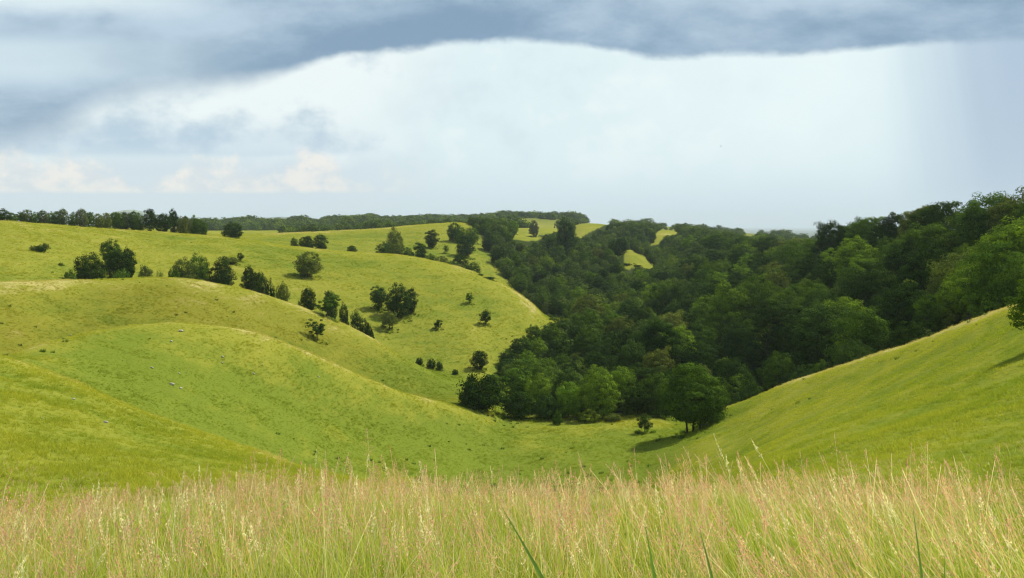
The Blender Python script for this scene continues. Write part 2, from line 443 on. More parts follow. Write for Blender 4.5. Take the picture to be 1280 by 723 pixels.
def dryness(x, y):
    """convex brows are dry and straw coloured, hollows and the valley floor lush"""
    r = np.hypot(x, y); a = np.arctan2(x, y)
    d = np.clip(0.03*r, 0.6, 4.0)
    h = ground(x, y)
    avg = 0
    for k in range(8):
        q = k*math.pi/4
        avg = avg + ground(x + d*math.cos(q), y + d*math.sin(q))/8
    convex = (h - avg)/d
    k = 0.36 + np.clip(2.6*convex, -0.3, 0.34)*(1 - 0.7*smooth(180, 280, r))
    # rows further up the valley are yellower, the bottoms and the near spur greener
    k = k + 0.10*smooth(105, 150, r) - 0.34*smooth(-19.5, -23.5, h)*(1-smooth(125, 150, r)) 
    k = k + 0.34*fbm(x/34, y/34, 21, 3) + 0.22*fbm(x/7, y/7, 23, 3)
    # seeding straw-coloured grass along the brows
    for q, wd, a0, a1, gain in ((4, 5.0, -0.9, -0.16, 0.24), (7, 6.0, -0.9, 0.12, 0.17), (7, 5.0, 0.12, 0.9, 0.42), (10, 6.0, -0.9, -0.05, 0.11), (13, 8.0, -0.9, 0.08, 0.24), (16, 26.0, -0.30, 0.0, 0.36)):
        rn = np.interp(a, AZ, NR[q])
        k = k + gain*np.exp(-((r - rn)/wd)**2)*((a > a0) & (a < a1))
    # swards differ: the bowl of the second spur is lush, the third spur poorer, the hill behind drier
    R_ = lambda q: np.interp(a, AZ, NR[q])
    lf = 1 - smooth(-0.12, 0.06, a)
    bowl = smooth(R_(5) - 1, R_(5) + 4, r)*(1 - smooth(R_(7) - 3, R_(7) + 1, r))
    third = smooth(R_(7), R_(7) + 5, r)*(1 - smooth(R_(10) - 6, R_(10) + 2, r))
    near = (1 - smooth(R_(4) - 7, R_(4) - 1, r))*smooth(8, 14, r)
    k = k - 0.19*bowl*lf + 0.04*third*lf - 0.06*near - 0.05*smooth(0.08, 0.2, a)*(1 - smooth(R_(7) - 8, R_(7), r))
    k = k - 0.16*smooth(R_(13) + 8, R_(13) + 22, r)*(1 - smooth(R_(16) - 60, R_(16) - 15, r))*(1 - smooth(0.0, 0.1, a))
    # lush patch on the near spur
    k = k - 0.30*np.exp(-((x + 24)**2/13**2 + (y - 66)**2/9**2))
    k = k + 0.26*(1 - smooth(3, 9, r))
    return np.clip(k, 0, 1)

def poorness(x, y):
    r = np.hypot(x, y); a = np.arctan2(x, y)
    R_ = lambda q: np.interp(a, AZ, NR[q])
    p = smooth(R_(7) + 1, R_(7) + 6, r)*(1 - smooth(R_(10) - 9, R_(10) - 1, r))*(1 - smooth(-0.14, 0.0, a))
    return np.clip(p*(0.85 + 0.9*fbm(x/20, y/20, 77, 3)) + 0.35*np.clip(fbm(x/26, y/26, 78, 3), 0, 1)*smooth(60, 110, r), 0, 1)

CLEAR = [[(779, 336), (779, 322), (783, 314), (788, 311), (806, 321), (820, 334), (812, 337), (798, 334), (786, 337)],      # knoll
         [(716, 296), (722, 279), (758, 274), (764, 279), (742, 288), (726, 298)],
         [(664, 293), (668, 283), (702, 282), (704, 287), (684, 294)],
         [(640, 300), (646, 286), (662, 288), (678, 298), (668, 302)],
         [(818, 292), (822, 286), (848, 286), (846, 293), (832, 296), (822, 306), (812, 308), (820, 296)],
         [(925, 296), (928, 289), (944, 289), (944, 296)],
         [(870, 408), (872, 402), (896, 402), (892, 410)],
         [(612, 512), (634, 490), (664, 478), (672, 484), (640, 500), (630, 512)]]
make_terrain()

# ----------------------------------------------------------------------------
# scattering a stuff object by geometry nodes
# ----------------------------------------------------------------------------
def scatter(name, pts, rot, scl, idx, sources, extra=(), label=None):
    col = bpy.data.collections.new(name + ' sources')
    for k, me in enumerate(sources):
        o = bpy.data.objects.new('%s_source_%02d' % (name, k), me); col.objects.link(o)
    me = mesh(name, pts, [], None, [('rot', 'FLOAT_VECTOR', rot), ('scl', 'FLOAT_VECTOR', scl), ('idx', 'INT', idx), *extra])
    o = link(name, me); o['kind'] = 'stuff'
    g = bpy.data.node_groups.new(name, 'GeometryNodeTree')
    g.interface.new_socket('Geometry', in_out='INPUT', socket_type='NodeSocketGeometry')
    g.interface.new_socket('Geometry', in_out='OUTPUT', socket_type='NodeSocketGeometry')
    n, l = g.nodes, g.links
    gi, go = n.new('NodeGroupInput'), n.new('NodeGroupOutput')
    inst = n.new('GeometryNodeInstanceOnPoints'); ci = n.new('GeometryNodeCollectionInfo')
    ci.inputs['Collection'].default_value = col; ci.inputs['Separate Children'].default_value = True
    ci.inputs['Reset Children'].default_value = True
    inst.inputs['Pick Instance'].default_value = True
    def na(nm, ty):
        a = n.new('GeometryNodeInputNamedAttribute'); a.data_type = ty; a.inputs['Name'].default_value = nm
        return [s for s in a.outputs if s.enabled and s.name == 'Attribute'][0]
    l.new(gi.outputs[0], inst.inputs['Points']); l.new(ci.outputs[0], inst.inputs['Instance'])
    l.new(na('idx', 'INT'), inst.inputs['Instance Index'])
    l.new(na('scl', 'FLOAT_VECTOR'), inst.inputs['Scale'])
    l.new(na('rot', 'FLOAT_VECTOR'), inst.inputs['Rotation'])
    l.new(inst.outputs[0], go.inputs[0])
    md = o.modifiers.new('scatter', 'NODES'); md.node_group = g
    if label: o['label'] = label
    return o

def tilt_rot(yaw, tx, ty):
    """euler of: turn by yaw, then lean towards world +x by tx and +y by ty"""
    cy, sy = np.cos(yaw), np.sin(yaw); ca, sa = np.cos(tx), np.sin(tx); cb, sb = np.cos(-ty), np.sin(-ty)
    # Rx(-ty) * Ry(tx) * Rz(yaw)
    m00, m01, m02 = ca*cy, -ca*sy, sa
    a10, a11, a12 = sy, cy, np.zeros_like(yaw)
    a20, a21, a22 = -sa*cy, sa*sy, ca
    m10, m11, m12 = cb*a10 - sb*a20, cb*a11 - sb*a21, cb*a12 - sb*a22
    m20, m21, m22 = sb*a10 + cb*a20, sb*a11 + cb*a21, sb*a12 + cb*a22
    return np.stack([np.arctan2(m21, m22), -np.arcsin(np.clip(m20, -1, 1)), np.arctan2(m10, m00)], -1)

# ----------------------------------------------------------------------------
# grass
# ----------------------------------------------------------------------------
def blades(P, rng, n, rad, h, w, lean, c0, c1, levels=3, jit=0.15, curve=1.0):
    """n bent tapering blades round the origin"""
    ph = rng.uniform(0, 2*math.pi, n); q = rad*np.sqrt(rng.uniform(0, 1, n))
    bx, by = q*np.cos(ph), q*np.sin(ph)
    hh = rng.uniform(h[0], h[1], n); ww = rng.uniform(w[0], w[1], n)
    ld = rng.uniform(0, 2*math.pi, n); la = rng.uniform(lean[0], lean[1], n)*hh
    fa = rng.uniform(0, math.pi, n)
    t = np.linspace(0, 1, levels)[None]
    off = la[:, None]*t**(1+curve); z = hh[:, None]*(t - 0.25*np.minimum(1, (la/hh)[:, None])*t**2.5)
    cxp = bx[:, None] + np.cos(ld)[:, None]*off; cyp = by[:, None] + np.sin(ld)[:, None]*off
    wd = ww[:, None]*(1 - 0.9*t**1.6)*0.5
    fx, fy = np.cos(fa)[:, None], np.sin(fa)[:, None]
    A = np.stack([cxp - fx*wd, cyp - fy*wd, z], -1); B = np.stack([cxp + fx*wd, cyp + fy*wd, z], -1)
    V = np.stack([A, B], 2).reshape(n, levels*2, 3)
    k = np.arange(levels-1)*2
    q0 = np.stack([k, k+1, k+3, k+2], -1)
    Q = (np.arange(n)[:, None, None]*levels*2 + q0[None]).reshape(-1, 4)
    br = rng.uniform(1-jit, 1+jit, (n, 1, 1))
    tt = np.repeat(t[0], 2)[None, :, None]
    C = (np.asarray(c0)*(1-tt) + np.asarray(c1)*tt)*br
    P.add(V.reshape(-1, 3), Q, None, C.reshape(-1, 3))
    return cxp[:, -1], cyp[:, -1], z[:, -1]

def tuft_mesh(seed, tall=False):
    rng = np.random.default_rng(seed); P = Parts()
    blades(P, rng, 26, 0.24, (0.10, 0.26), (0.012, 0.024), (0.3, 1.3), (0.90, 0.92, 0.8), (1.25, 1.25, 1.0), 3, 0.28)
    n = 9 if tall else 4
    blades(P, rng, n, 0.2, (0.26, 0.42), (0.006, 0.011), (0.1, 0.7), (0.95, 0.95, 0.85), (1.35, 1.25, 1.5), 3, 0.2)
    return P.build('grass tuft', M_TUFT)

def weed_mesh(seed):
    rng = np.random.default_rng(seed); P = Parts()
    blades(P, rng, 34, 0.20, (0.12, 0.42), (0.03, 0.07), (0.3, 1.1), (0.30, 0.42, 0.50), (0.42, 0.60, 0.60), 3, 0.3)
    return P.build('weed', M_TUFT)

FEET = []
def scatter_meadow():
    pts, scl, n_ = [], [], 0
    zones = [(6.5, 16, 55, 0.36), (16, 30, 40, 0.36), (30, 75, 20, 0.42), (75, 150, 9, 0.60), (150, 262, 3.2, 0.90), (262, 480, 0.8, 1.4)]
    for r0, r1, dens, s in zones:
        n = int(0.5*1.36*(r1*r1 - r0*r0)*dens)
        r = np.sqrt(RNG.uniform(r0*r0, r1*r1, n)); a = RNG.uniform(-0.68, 0.68, n)
        x, y = r*np.sin(a), r*np.cos(a); z = ground(x, y)
        px, py = project(x, y, z)
        keep = ~in_wood(px, r) & (r < 480)
        if r0 > 200: keep &= px < 720
        # skip ground far below the sight line of nearer brows is not needed: it is cheap
        x, y, z, r = x[keep], y[keep], z[keep], r[keep]
        pts.append(np.stack([x, y, z - 0.02], -1))
        patch = 0.72 + 0.85*np.clip(fbm(x/2.6, y/2.6, 31, 3) + 0.35, 0, 1)
        sz = s*patch*RNG.uniform(0.7, 1.3, len(x))
        scl.append(np.stack([sz*1.1, sz*1.1, sz*RNG.uniform(0.65, 1.05, len(x))/math.sqrt(max(1, s))], -1))
    skirt0 = sum(len(p) for p in pts)
    for fx, fy, fw in FEET:
        m = int(14 + 9*fw); q = fw*0.60*np.sqrt(RNG.uniform(0, 1, m)); b = RNG.uniform(0, 2*math.pi, m)
        x, y = fx + q*np.cos(b), fy + q*np.sin(b)
        pts.append(np.stack([x, y, ground(x, y) - 0.03], -1))
        sz = RNG.uniform(0.8, 1.7, m)*min(1.0, 0.5 + fw/8); scl.append(np.stack([sz, sz, sz*1.1], -1))
    pts = np.concatenate(pts); scl = np.concatenate(scl); n = len(pts)
    rot = tilt_rot(RNG.uniform(0, 2*math.pi, n), RNG.normal(-0.05, 0.12, n), RNG.normal(0, 0.12, n))
    src = [tuft_mesh(100 + k, k > 2) for k in range(5)] + [weed_mesh(110 + k) for k in range(2)]
    dry = dryness(pts[:, 0], pts[:, 1])
    idx = np.where(RNG.uniform(0, 1, n) < 0.25 + 0.5*dry, RNG.integers(3, 5, n), RNG.integers(0, 3, n))
    rr_ = np.hypot(pts[:, 0], pts[:, 1])
    weedy = np.clip(fbm(pts[:, 0]/9, pts[:, 1]/9, 57, 3) + 0.12 + 0.25*smooth(-21, -24, pts[:, 2]), 0, 1)
    wd_ = (RNG.uniform(0, 1, n) < 0.012*weedy*1.0) & (rr_ > 62)
    wd_ &= np.arange(n) < skirt0
    idx = np.where(wd_ | ((np.arange(n) >= skirt0) & (RNG.uniform(0, 1, n) < 0.4)), RNG.integers(5, 7, n), idx)
    scl[wd_] = RNG.uniform(0.5, 1.2, (wd_.sum(), 1))*np.array([1, 1, 0.9])
    scatter('meadow_grass', pts, rot, scl, idx, src, [('dry', 'FLOAT', dry), ('poor', 'FLOAT', poorness(pts[:, 0], pts[:, 1]))])
    print('meadow tufts', n)

PINK, TAN, PALE, GRN, DGRN, YGRN = (0.72, 0.41, 0.29), (0.80, 0.57, 0.31), (0.95, 0.87, 0.57), (0.44, 0.54, 0.065), (0.20, 0.32, 0.032), (0.62, 0.66, 0.11)

def panicle(P, rng, x, y, z, lx, ly, L, wd, n, col, sl=(0.005, 0.009), sw=0.0028):
    """a loose plume of spikelets round the top L of a stem ending at x, y, z with lean lx, ly"""
    t = rng.beta(1.3, 1.2, n)                     # 0 bottom .. 1 top
    env = wd*np.sin(math.pi*np.clip(t*0.86 + 0.14, 0, 1))**0.8*(1.15 - 0.75*t)
    ph = rng.uniform(0, 2*math.pi, n); rr_ = env*np.sqrt(rng.uniform(0.05, 1, n))
    cz = z - L*(1 - t) + 0.25*rr_
    cx_ = x - lx*(1 - t)*L + rr_*np.cos(ph); cy_ = y - ly*(1-t)*L + rr_*np.sin(ph)
    c = np.stack([cx_, cy_, cz], -1)
    up = np.stack([np.cos(ph)*0.5 + rng.normal(0, 0.35, n), np.sin(ph)*0.5 + rng.normal(0, 0.35, n), np.ones(n)], -1)
    up /= np.linalg.norm(up, axis=1)[:, None]
    sd = np.cross(up, rng.normal(0, 1, (n, 3))); sd /= np.linalg.norm(sd, axis=1)[:, None] + 1e-9
    l = rng.uniform(sl[0], sl[1], n)[:, None]; w = sw*rng.uniform(0.7, 1.3, n)[:, None]
    V = np.stack([c - up*l*0.5, c + sd*w*0.5, c + up*l*0.5, c - sd*w*0.5], 1)
    Q = np.arange(n*4).reshape(n, 4)
    C = np.asarray(col)*rng.uniform(0.7, 1.35, (n, 1, 1))*np.ones((1, 4, 1))
    P.add(V.reshape(-1, 3), Q, None, C.reshape(-1, 3))

def clump_mesh(seed, kind):
    rng = np.random.default_rng(seed); P = Parts()
    # low leaves
    blades(P, rng, 24, 0.15, (0.16, 0.42), (0.0024, 0.0052), (0.1, 0.7), DGRN, YGRN, 4, 0.3)
    blades(P, rng, 4, 0.12, (0.2, 0.46), (0.002, 0.0045), (0.1, 0.7), (0.40, 0.42, 0.10), PALE, 4, 0.25)
    ns = {'plume': 5, 'oat': 4, 'leaf': 1}[kind]
    for s in range(ns):
        ph = rng.uniform(0, 2*math.pi); q = 0.12*math.sqrt(rng.uniform())
        h = rng.uniform(0.44, 0.66); ld = rng.uniform(0, 2*math.pi); la = abs(rng.normal(0.13, 0.10))
        lv = 5; t = np.linspace(0, 1, lv)
        x = q*math.cos(ph) + la*h*math.cos(ld)*t**1.5; y = q*math.sin(ph) + la*h*math.sin(ld)*t**1.5; z = h*t
        w = (0.0036*(1-t) + 0.0015*t)*rng.uniform(0.6, 1.4)*0.5; bri = rng.uniform(0.75, 1.2)
        g = rng.uniform(0, 1)
        cc = np.asarray(GRN)*(1-g) + np.asarray(YGRN)*g; ct = np.asarray(TAN)*1.1 if rng.uniform() < 0.6 else np.asarray(PALE)
        for fa in (0.0, math.pi/2):
            fx, fy = math.cos(fa+ph), math.sin(fa+ph)
            V = np.stack([np.stack([x - fx*w, y - fy*w, z], -1), np.stack([x + fx*w, y + fy*w, z], -1)], 1).reshape(-1, 3)
            k = np.arange(lv-1)*2
            tt = np.repeat(t, 2)[:, None]
            P.add(V, np.stack([k, k+1, k+3, k+2], -1), None, (cc*(1-tt) + ct*tt)*bri)
        lx, ly = 1.5*la*math.cos(ld), 1.5*la*math.sin(ld)
        if kind == 'oat':
            panicle(P, rng, x[-1], y[-1], z[-1], lx, ly, rng.uniform(0.09, 0.15), 0.012, 34, PALE, (0.008, 0.014), 0.0036)
        else:
            col = PINK if rng.uniform() < 0.78 else TAN
            panicle(P, rng, x[-1], y[-1], z[-1], lx, ly, rng.uniform(0.09, 0.19), rng.uniform(0.020, 0.050), int(rng.uniform(30, 68)), col, (0.006, 0.011), 0.0036)
    return P.build('grass clump', M_PLANT)

def scatter_tall():
    pts, hs, tl = [], [], []
    for r0, r1, dens in ((1.3, 2.3, 34), (2.3, 3.0, 46), (3.0, 4.0, 33), (4.0, 5.4, 30), (5.4, 9.5, 22), (9.5, 14, 3)):
        n = int(0.5*1.7*(r1*r1 - r0*r0)*dens)
        r = np.sqrt(RNG.uniform(r0*r0, r1*r1, n)); a = RNG.uniform(-0.85, 0.85, n)
        x, y = r*np.sin(a), r*np.cos(a)
        pts.append(np.stack([x, y, ground(x, y) - 0.015], -1))
        fade = (1.12 - 0.66*smooth(4.2, 9.5, r) - 0.12*smooth(9, 12, r))*(0.58 + 0.42*smooth(2.5, 3.3, r))*np.interp(a, [-0.6, -0.2, 0.0, 0.15, 0.3, 0.6], [1.08, 1.0, 0.95, 0.95, 1.06, 1.20])
        hs.append(fade*(1 + 0.30*fbm(x/0.8, y/0.8, 41, 2))*RNG.uniform(0.85, 1.12, n))
        tl.append(np.interp(a, [-0.6, -0.1, 0.15, 0.35, 0.6], [0.10, -0.05, -0.22, -0.40, -0.52]))
    pts = np.concatenate(pts); hs = np.concatenate(hs); tl = np.concatenate(tl); n = len(pts)
    tall = RNG.uniform(0, 1, n) < 0.025
    hs = np.where(tall, hs*1.15, hs)
    rot = tilt_rot(RNG.uniform(0, 2*math.pi, n), tl + RNG.normal(0, 0.17, n), RNG.normal(0, 0.15, n))
    wid = RNG.uniform(0.9, 1.25, n)
    src = [clump_mesh(200+k, 'plume') for k in range(6)] + [clump_mesh(210+k, 'oat') for k in range(3)] + [clump_mesh(220+k, 'leaf') for k in range(3)]
    az_ = np.arctan2(pts[:, 0], pts[:, 1])
    u = RNG.uniform(0, 1, n); rad_ = np.hypot(pts[:, 0], pts[:, 1])
    u = np.where((rad_ < 3.1) & (RNG.uniform(0, 1, n) < 0.72), 0.9, u)       # few heads low down
    idx = np.where(u < 0.40, RNG.integers(0, 6, n), np.where(u < 0.55, RNG.integers(6, 9, n), RNG.integers(9, 12, n)))
    scatter('tall_grass', pts, rot, np.stack([wid, wid, hs], -1), idx, src)
    print('tall clumps', n)


# ----------------------------------------------------------------------------
# trees
# ----------------------------------------------------------------------------
def tube(P, pts, rad, sides=7, C=None):
    pts = np.asarray(pts, float); n = len(pts)
    d = np.gradient(pts, axis=0); d /= np.linalg.norm(d, axis=1)[:, None] + 1e-9
    ref = np.array([0.3, 0.9, 0.1]); u = np.cross(d, ref); u /= np.linalg.norm(u, axis=1)[:, None] + 1e-9
    v = np.cross(d, u); a = np.linspace(0, 2*math.pi, sides, endpoint=False)
    V = pts[:, None] + np.asarray(rad)[:, None, None]*(np.cos(a)[None, :, None]*u[:, None] + np.sin(a)[None, :, None]*v[:, None])
    i = np.arange(n-1)[:, None]*sides; j = np.arange(sides)[None]; j2 = (j+1) % sides
    Q = np.stack([i+j, i+j2, i+sides+j2, i+sides+j], -1).reshape(-1, 4)
    P.add(V.reshape(-1, 3), Q, None, C)

def limb(P, rng, a, b, r0, r1, n=6, wig=0.06, sides=7):
    a, b = np.asarray(a, float), np.asarray(b, float)
    t = np.linspace(0, 1, n)[:, None]
    L = np.linalg.norm(b-a)
    p = a*(1-t) + b*t + np.cumsum(rng.normal(0, wig*L/n, (n, 3)), 0)*np.sin(math.pi*np.clip(t, 0, 1))
    p[:, 2] += 0.08*L*np.sin(math.pi*t[:, 0])*(1 if b[2] > a[2] else 0)
    tube(P, p, np.linspace(r0, r1, n), sides)

def tree_meshes(seed, H, W, base, clumps, leaves, leaf, csize=0.17, lean=(0, 0), trunks=1, flat=0.72, leafmat=None, shape='dome', gap=0.0, rough=0.2, limbs=9):
    """crown of leaf-sized faces in rounded clumps over an uneven crown, and a trunk with limbs that reach into it"""
    rng = np.random.default_rng(seed)
    ch = H - base; rx = W*0.5; c0 = base + ch*(0.42 if shape in ('dome', 'cone') else 0.5)
    ax, ay = rng.uniform(-0.6, 0.6, (5, 3)), rng.uniform(0, 6.28, 5)
    def radius(u):                                   # uneven outline: big lobes and smaller ones
        q = np.zeros(len(u))
        for k in range(5):
            f = ax[k]*(3.0 + 1.6*k)
            q += np.sin(u @ (f*2.2) + ay[k])/(1 + 0.45*k)
        return 1 + rough*0.55*q
    def crown_point(u, q):
        r_ = radius(u)*q
        up = np.where(u[:, 2] > 0, H - c0, c0 - base)
        z = c0 + u[:, 2]*up*r_
        t = np.clip((z - base)/ch, 0, 1)
        if shape == 'cone': wd = 1.15*(1 - 0.72*t**1.1)
        elif shape == 'tall': wd = np.where(t > 0.45, 1.0, 0.72 + 0.62*t)
        else: wd = 1.0 + 0*t
        p = np.stack([u[:, 0]*rx*r_*wd, u[:, 1]*rx*r_*wd, z], 1)
        p[:, :2] += np.array(lean)*((z - base)/ch)[:, None]
        return p
    u = rng.normal(0, 1, (clumps*6, 3)); u /= np.linalg.norm(u, axis=1)[:, None]
    keep = [0]
    lim = 2.6/math.sqrt(clumps)
    for k in range(1, len(u)):                       # spread the clumps evenly
        if len(keep) >= clumps: break
        if np.min(np.linalg.norm(u[keep] - u[k], axis=1)) > lim*rng.uniform(0.62, 1.0): keep.append(k)
    u = u[keep]
    u = u[rng.uniform(0, 1, len(u)) > gap]
    q = rng.uniform(0.80, 1.0, len(u)); P0 = crown_point(u, q)
    m = max(6, len(u)//3); v = rng.normal(0, 1, (m, 3)); v /= np.linalg.norm(v, axis=1)[:, None]
    P0 = np.concatenate([P0, crown_point(v, rng.uniform(0.3, 0.65, m))]); U = np.concatenate([u, v])
    n = len(P0); per = max(6, leaves//n)
    size = csize*min(W, ch*1.1)*rng.uniform(0.65, 1.3, n)
    off = rng.normal(0, 1, (n, per, 3)); off /= np.linalg.norm(off, axis=2)[..., None]
    bump = 1 + 0.22*np.sin(off[..., 0]*5 + rng.uniform(0, 6, (n, 1)))*np.sin(off[..., 1]*5 + rng.uniform(0, 6, (n, 1)))
    rad = rng.uniform(0.25, 1, (n, per))**0.4*bump
    d3 = off*(rad*size[:, None])[..., None]*np.array([1, 1, flat])
    P_ = (P0[:, None] + d3).reshape(-1, 3)
    out = np.repeat(U, per, 0)*0.45 + off.reshape(-1, 3)*0.85 + np.array([0, 0, 0.35]) + rng.normal(0, 0.30, (n*per, 3))
    low, high = np.percentile(P_, 0.7, 0), np.percentile(P_, 99.3, 0)
    wl = np.array([-rx + lean[0]*0.5, -rx + lean[1]*0.5, base]); wh = np.array([rx + lean[0]*0.5, rx + lean[1]*0.5, H*0.99])
    fit = lambda p: wl + (p - low)/(high - low)*(wh - wl)
    P_ = fit(P_); P0 = fit(P0)
    ok = P_[:, 2] > 0.01*H
    P_, out = P_[ok], out[ok]
    out /= np.linalg.norm(out, axis=1)[:, None]
    tg = np.cross(out, rng.normal(0, 1, out.shape)); tg /= np.linalg.norm(tg, axis=1)[:, None] + 1e-9
    bt = np.cross(out, tg)
    sz = leaf*rng.uniform(0.6, 1.35, len(P_))[:, None]
    V = np.stack([P_ - tg*sz*0.55, P_ + bt*sz*0.36, P_ + tg*sz*0.55, P_ - bt*sz*0.36], 1).reshape(-1, 3)
    Q = np.arange(len(V)).reshape(-1, 4)
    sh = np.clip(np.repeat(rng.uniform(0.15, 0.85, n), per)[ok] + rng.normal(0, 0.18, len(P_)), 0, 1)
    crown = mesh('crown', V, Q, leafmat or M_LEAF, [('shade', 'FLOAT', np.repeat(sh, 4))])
    T = Parts()
    r0 = 0.026*H*(1 if trunks == 1 else 0.62)
    for k in range(trunks):
        f = np.array([0.0, 0, -0.12*H if base < 0.1 else -0.06*H])
        if trunks > 1: f[:2] = ((k - (trunks-1)/2)*0.12*W, rng.uniform(-0.04, 0.04)*W)
        top = np.array([lean[0]*0.5 + f[0]*1.7, lean[1]*0.5 + f[1], base + ch*0.36])
        limb(T, rng, f, top, r0, r0*0.6, 7, 0.05)
        ends = P0[rng.permutation(len(P0))[:limbs]]
        for c in ends:
            st = f*(1-0.72) + top*0.72 if c[2] < top[2] + 0.1*H else top
            limb(T, rng, st, c, r0*0.5, r0*0.1, 6, 0.10, 5)
    trunk = T.build('trunk', M_BARK, True)
    return crown, trunk, H, W

# every kind of tree: a list of variants
KIND = {
 'wood': [tree_meshes(300+k, 10.5, 9.4, 0.8, 170, 25000, 0.255, 0.105, shape='dome', rough=0.28, flat=0.62) for k in range(6)],
 'tallwood': [tree_meshes(320+k, 12.5, 8.8, 1.0, 160, 25000, 0.26, 0.112, shape='tall', rough=0.28, flat=0.62) for k in range(4)],
 'open': [tree_meshes(340+k, 10, 8.8, 2.2, 120, 17000, 0.25, 0.115, shape='dome', gap=0.25, rough=0.32, flat=0.58) for k in range(3)],
 'pasture': [tree_meshes(360+k, 6.5, 6.4, 0.3, 110, 13000, 0.21, 0.125, shape='dome', rough=0.20, flat=0.65) for k in range(4)],
 'upright': [tree_meshes(370+k, 6.5, 4.6, 0.3, 90, 10000, 0.20, 0.14, shape='tall', rough=0.22, flat=0.65) for k in range(3)],
 'small': [tree_meshes(380+k, 4.0, 3.2, 0.8, 36, 3600, 0.17, 0.18, shape='dome', gap=0.22, rough=0.3) for k in range(3)],
 'bush': [tree_meshes(390+k, 2.6, 3.6, 0.0, 55, 6000, 0.16, 0.17, shape='dome', rough=0.24, limbs=6) for k in range(4)],
 'windswept': [tree_meshes(400+k, 3.8, 3.4, 1.0, 34, 4000, 0.17, 0.17, lean=(0.8, 0.3), shape='dome', flat=0.5, gap=0.2, rough=0.3) for k in range(2)],
 'layered': [tree_meshes(410, 4.2, 5.0, 0.1, 90, 6500, 0.18, 0.13, shape='cone', flat=0.35, rough=0.25)],
 'hero': [tree_meshes(421, 9.0, 8.5, 1.35, 190, 42000, 0.20, 0.10, trunks=3, shape='dome', rough=0.18, flat=0.65, gap=0.04)],
}
FAR = [tree_meshes(430+k, 9, 9.4, 0.4, 60, 4500, 0.52, 0.17, shape=('dome', 'tall')[k % 2], leafmat=M_WOODLEAF, limbs=1, rough=0.24)[0] for k in range(6)]
FARX = [tree_meshes(440+k, 9, 10, 0.3, 26, 600, 1.1, 0.24, shape='dome', leafmat=M_WOODLEAF, limbs=1, rough=0.26)[0] for k in range(5)]
BUSHX = [tree_meshes(450+k, 3, 4.5, 0.0, 26, 1300, 0.32, 0.2, shape='dome', leafmat=M_WOODLEAF, limbs=1)[0] for k in range(4)]

TONE = {'dark': (0.030, 0.060, 0.011), 'deep': (0.046, 0.086, 0.018), 'mid': (0.078, 0.138, 0.018), 'bright': (0.140, 0.225, 0.022),
        'yellow': (0.205, 0.255, 0.032), 'olive': (0.115, 0.146, 0.030), 'grey': (0.100, 0.125, 0.052)}

def place_tree(kind, x, y, z, h, w, tone, name, label, cat, group=None, var=None, yaw=None):
    V = KIND[kind]; k = random.randrange(len(V)) if var is None else var % len(V)
    crown, trunk, H, W = V[k]
    root = bpy.data.objects.new(name, None); COL.objects.link(root)
    root.empty_display_size = 0.5
    root.location = (x, y, z - 0.02*h); root.rotation_euler = (0, 0, random.uniform(0, 6.28) if yaw is None else yaw)
    root.scale = (w/W, w/W, h/H)
    tag(root, label, cat, group)
    j = random.uniform(0.88, 1.12); c = TONE[tone]
    FEET.append((x, y, w)) if math.hypot(x, y) > 75 else None
    parts = (('foliage', crown), ('stem', trunk)) if cat == 'bush' else (('crown', crown), ('trunk', trunk))
    for nm, me in parts:
        o = bpy.data.objects.new(nm, me); COL.objects.link(o); o.parent = root
        o.color = (c[0]*j*random.uniform(0.94, 1.06), c[1]*j, c[2]*j, 1)
    return root

def stand(kind, px, top, bot, wpx, r0, r1, tone, label, name='tree', cat='tree', group=None, var=None, yaw=None, r=None):
    """a tree whose foot shows at (px, bot); with r its foot is hidden and only its top is known"""
    if r is None:
        x, y, z, r = hit(px, bot, r0, r1); h = (bot - top)/F_PX*r*1.02
    else:
        x, y, z = at(px, r, top); _, e = ray(px, top); h = max(e*r - z, 0.5)
    return place_tree(kind, x, y, z, h, (0.88 if wpx > 12 else 1.0)*wpx/F_PX*r, tone, name, label, cat, group, var, yaw)

C_FACE = (150, 240)      # pasture hill
def B(*a, **k): return stand('bush', *a, name='bush', cat='bush', **k)

# --- pasture hill, seen over the third spur
stand('pasture', 111, 317, 349, 37, 150, 168, 'dark', 'dark round tree standing alone just left of the taller clump behind the grassy spur', r=158, var=0)
B(87, 337, 349, 16, 140, 160, 'mid', 'small low bush at the foot of the dark round tree behind the spur', r=152)
stand('upright', 137, 299, 347, 24, 150, 175, 'mid', 'tallest tree of the three-tree clump behind the grassy spur', r=172)
stand('pasture', 148, 312, 347, 34, 150, 170, 'dark', 'dense dark tree in the middle of the three-tree clump behind the spur', r=163, var=1)
stand('upright', 160, 310, 345, 17, 150, 170, 'dark', 'narrow tree on the right flank of the three-tree clump behind the spur', r=164)
B(151, 337, 348, 22, 140, 165, 'mid', 'green bush below the three-tree clump, half hidden by the spur brow', r=156)
B(182, 332, 349, 18, 140, 165, 'olive', 'single olive round bush between the tree clump and the paired trees', r=158)
B(200, 339, 349, 11, 140, 165, 'yellow', 'tiny pale bush right of the olive bush on the spur brow', r=154)
B(217, 335, 349, 15, 140, 165, 'mid', 'small bush leaning on the paired trees behind the spur brow', r=156)
stand('pasture', 230, 323, 349, 30, 150, 170, 'olive', 'left tree of the paired trees behind the grassy spur', r=161)
stand('pasture', 247, 318, 350, 30, 150, 170, 'mid', 'right and taller tree of the paired trees behind the grassy spur', r=163)
stand('pasture', 277, 321, 352, 31, 150, 172, 'dark', 'dark ragged tree right of the paired trees behind the spur', r=162, var=3)
B(288, 322, 330, 22, 160, 200, 'olive', 'flat olive bush on open pasture above the dark ragged tree')
stand('small', 301, 317, 327, 8, 165, 205, 'dark', 'tiny lone dark tree on the pasture above the gully', var=0)
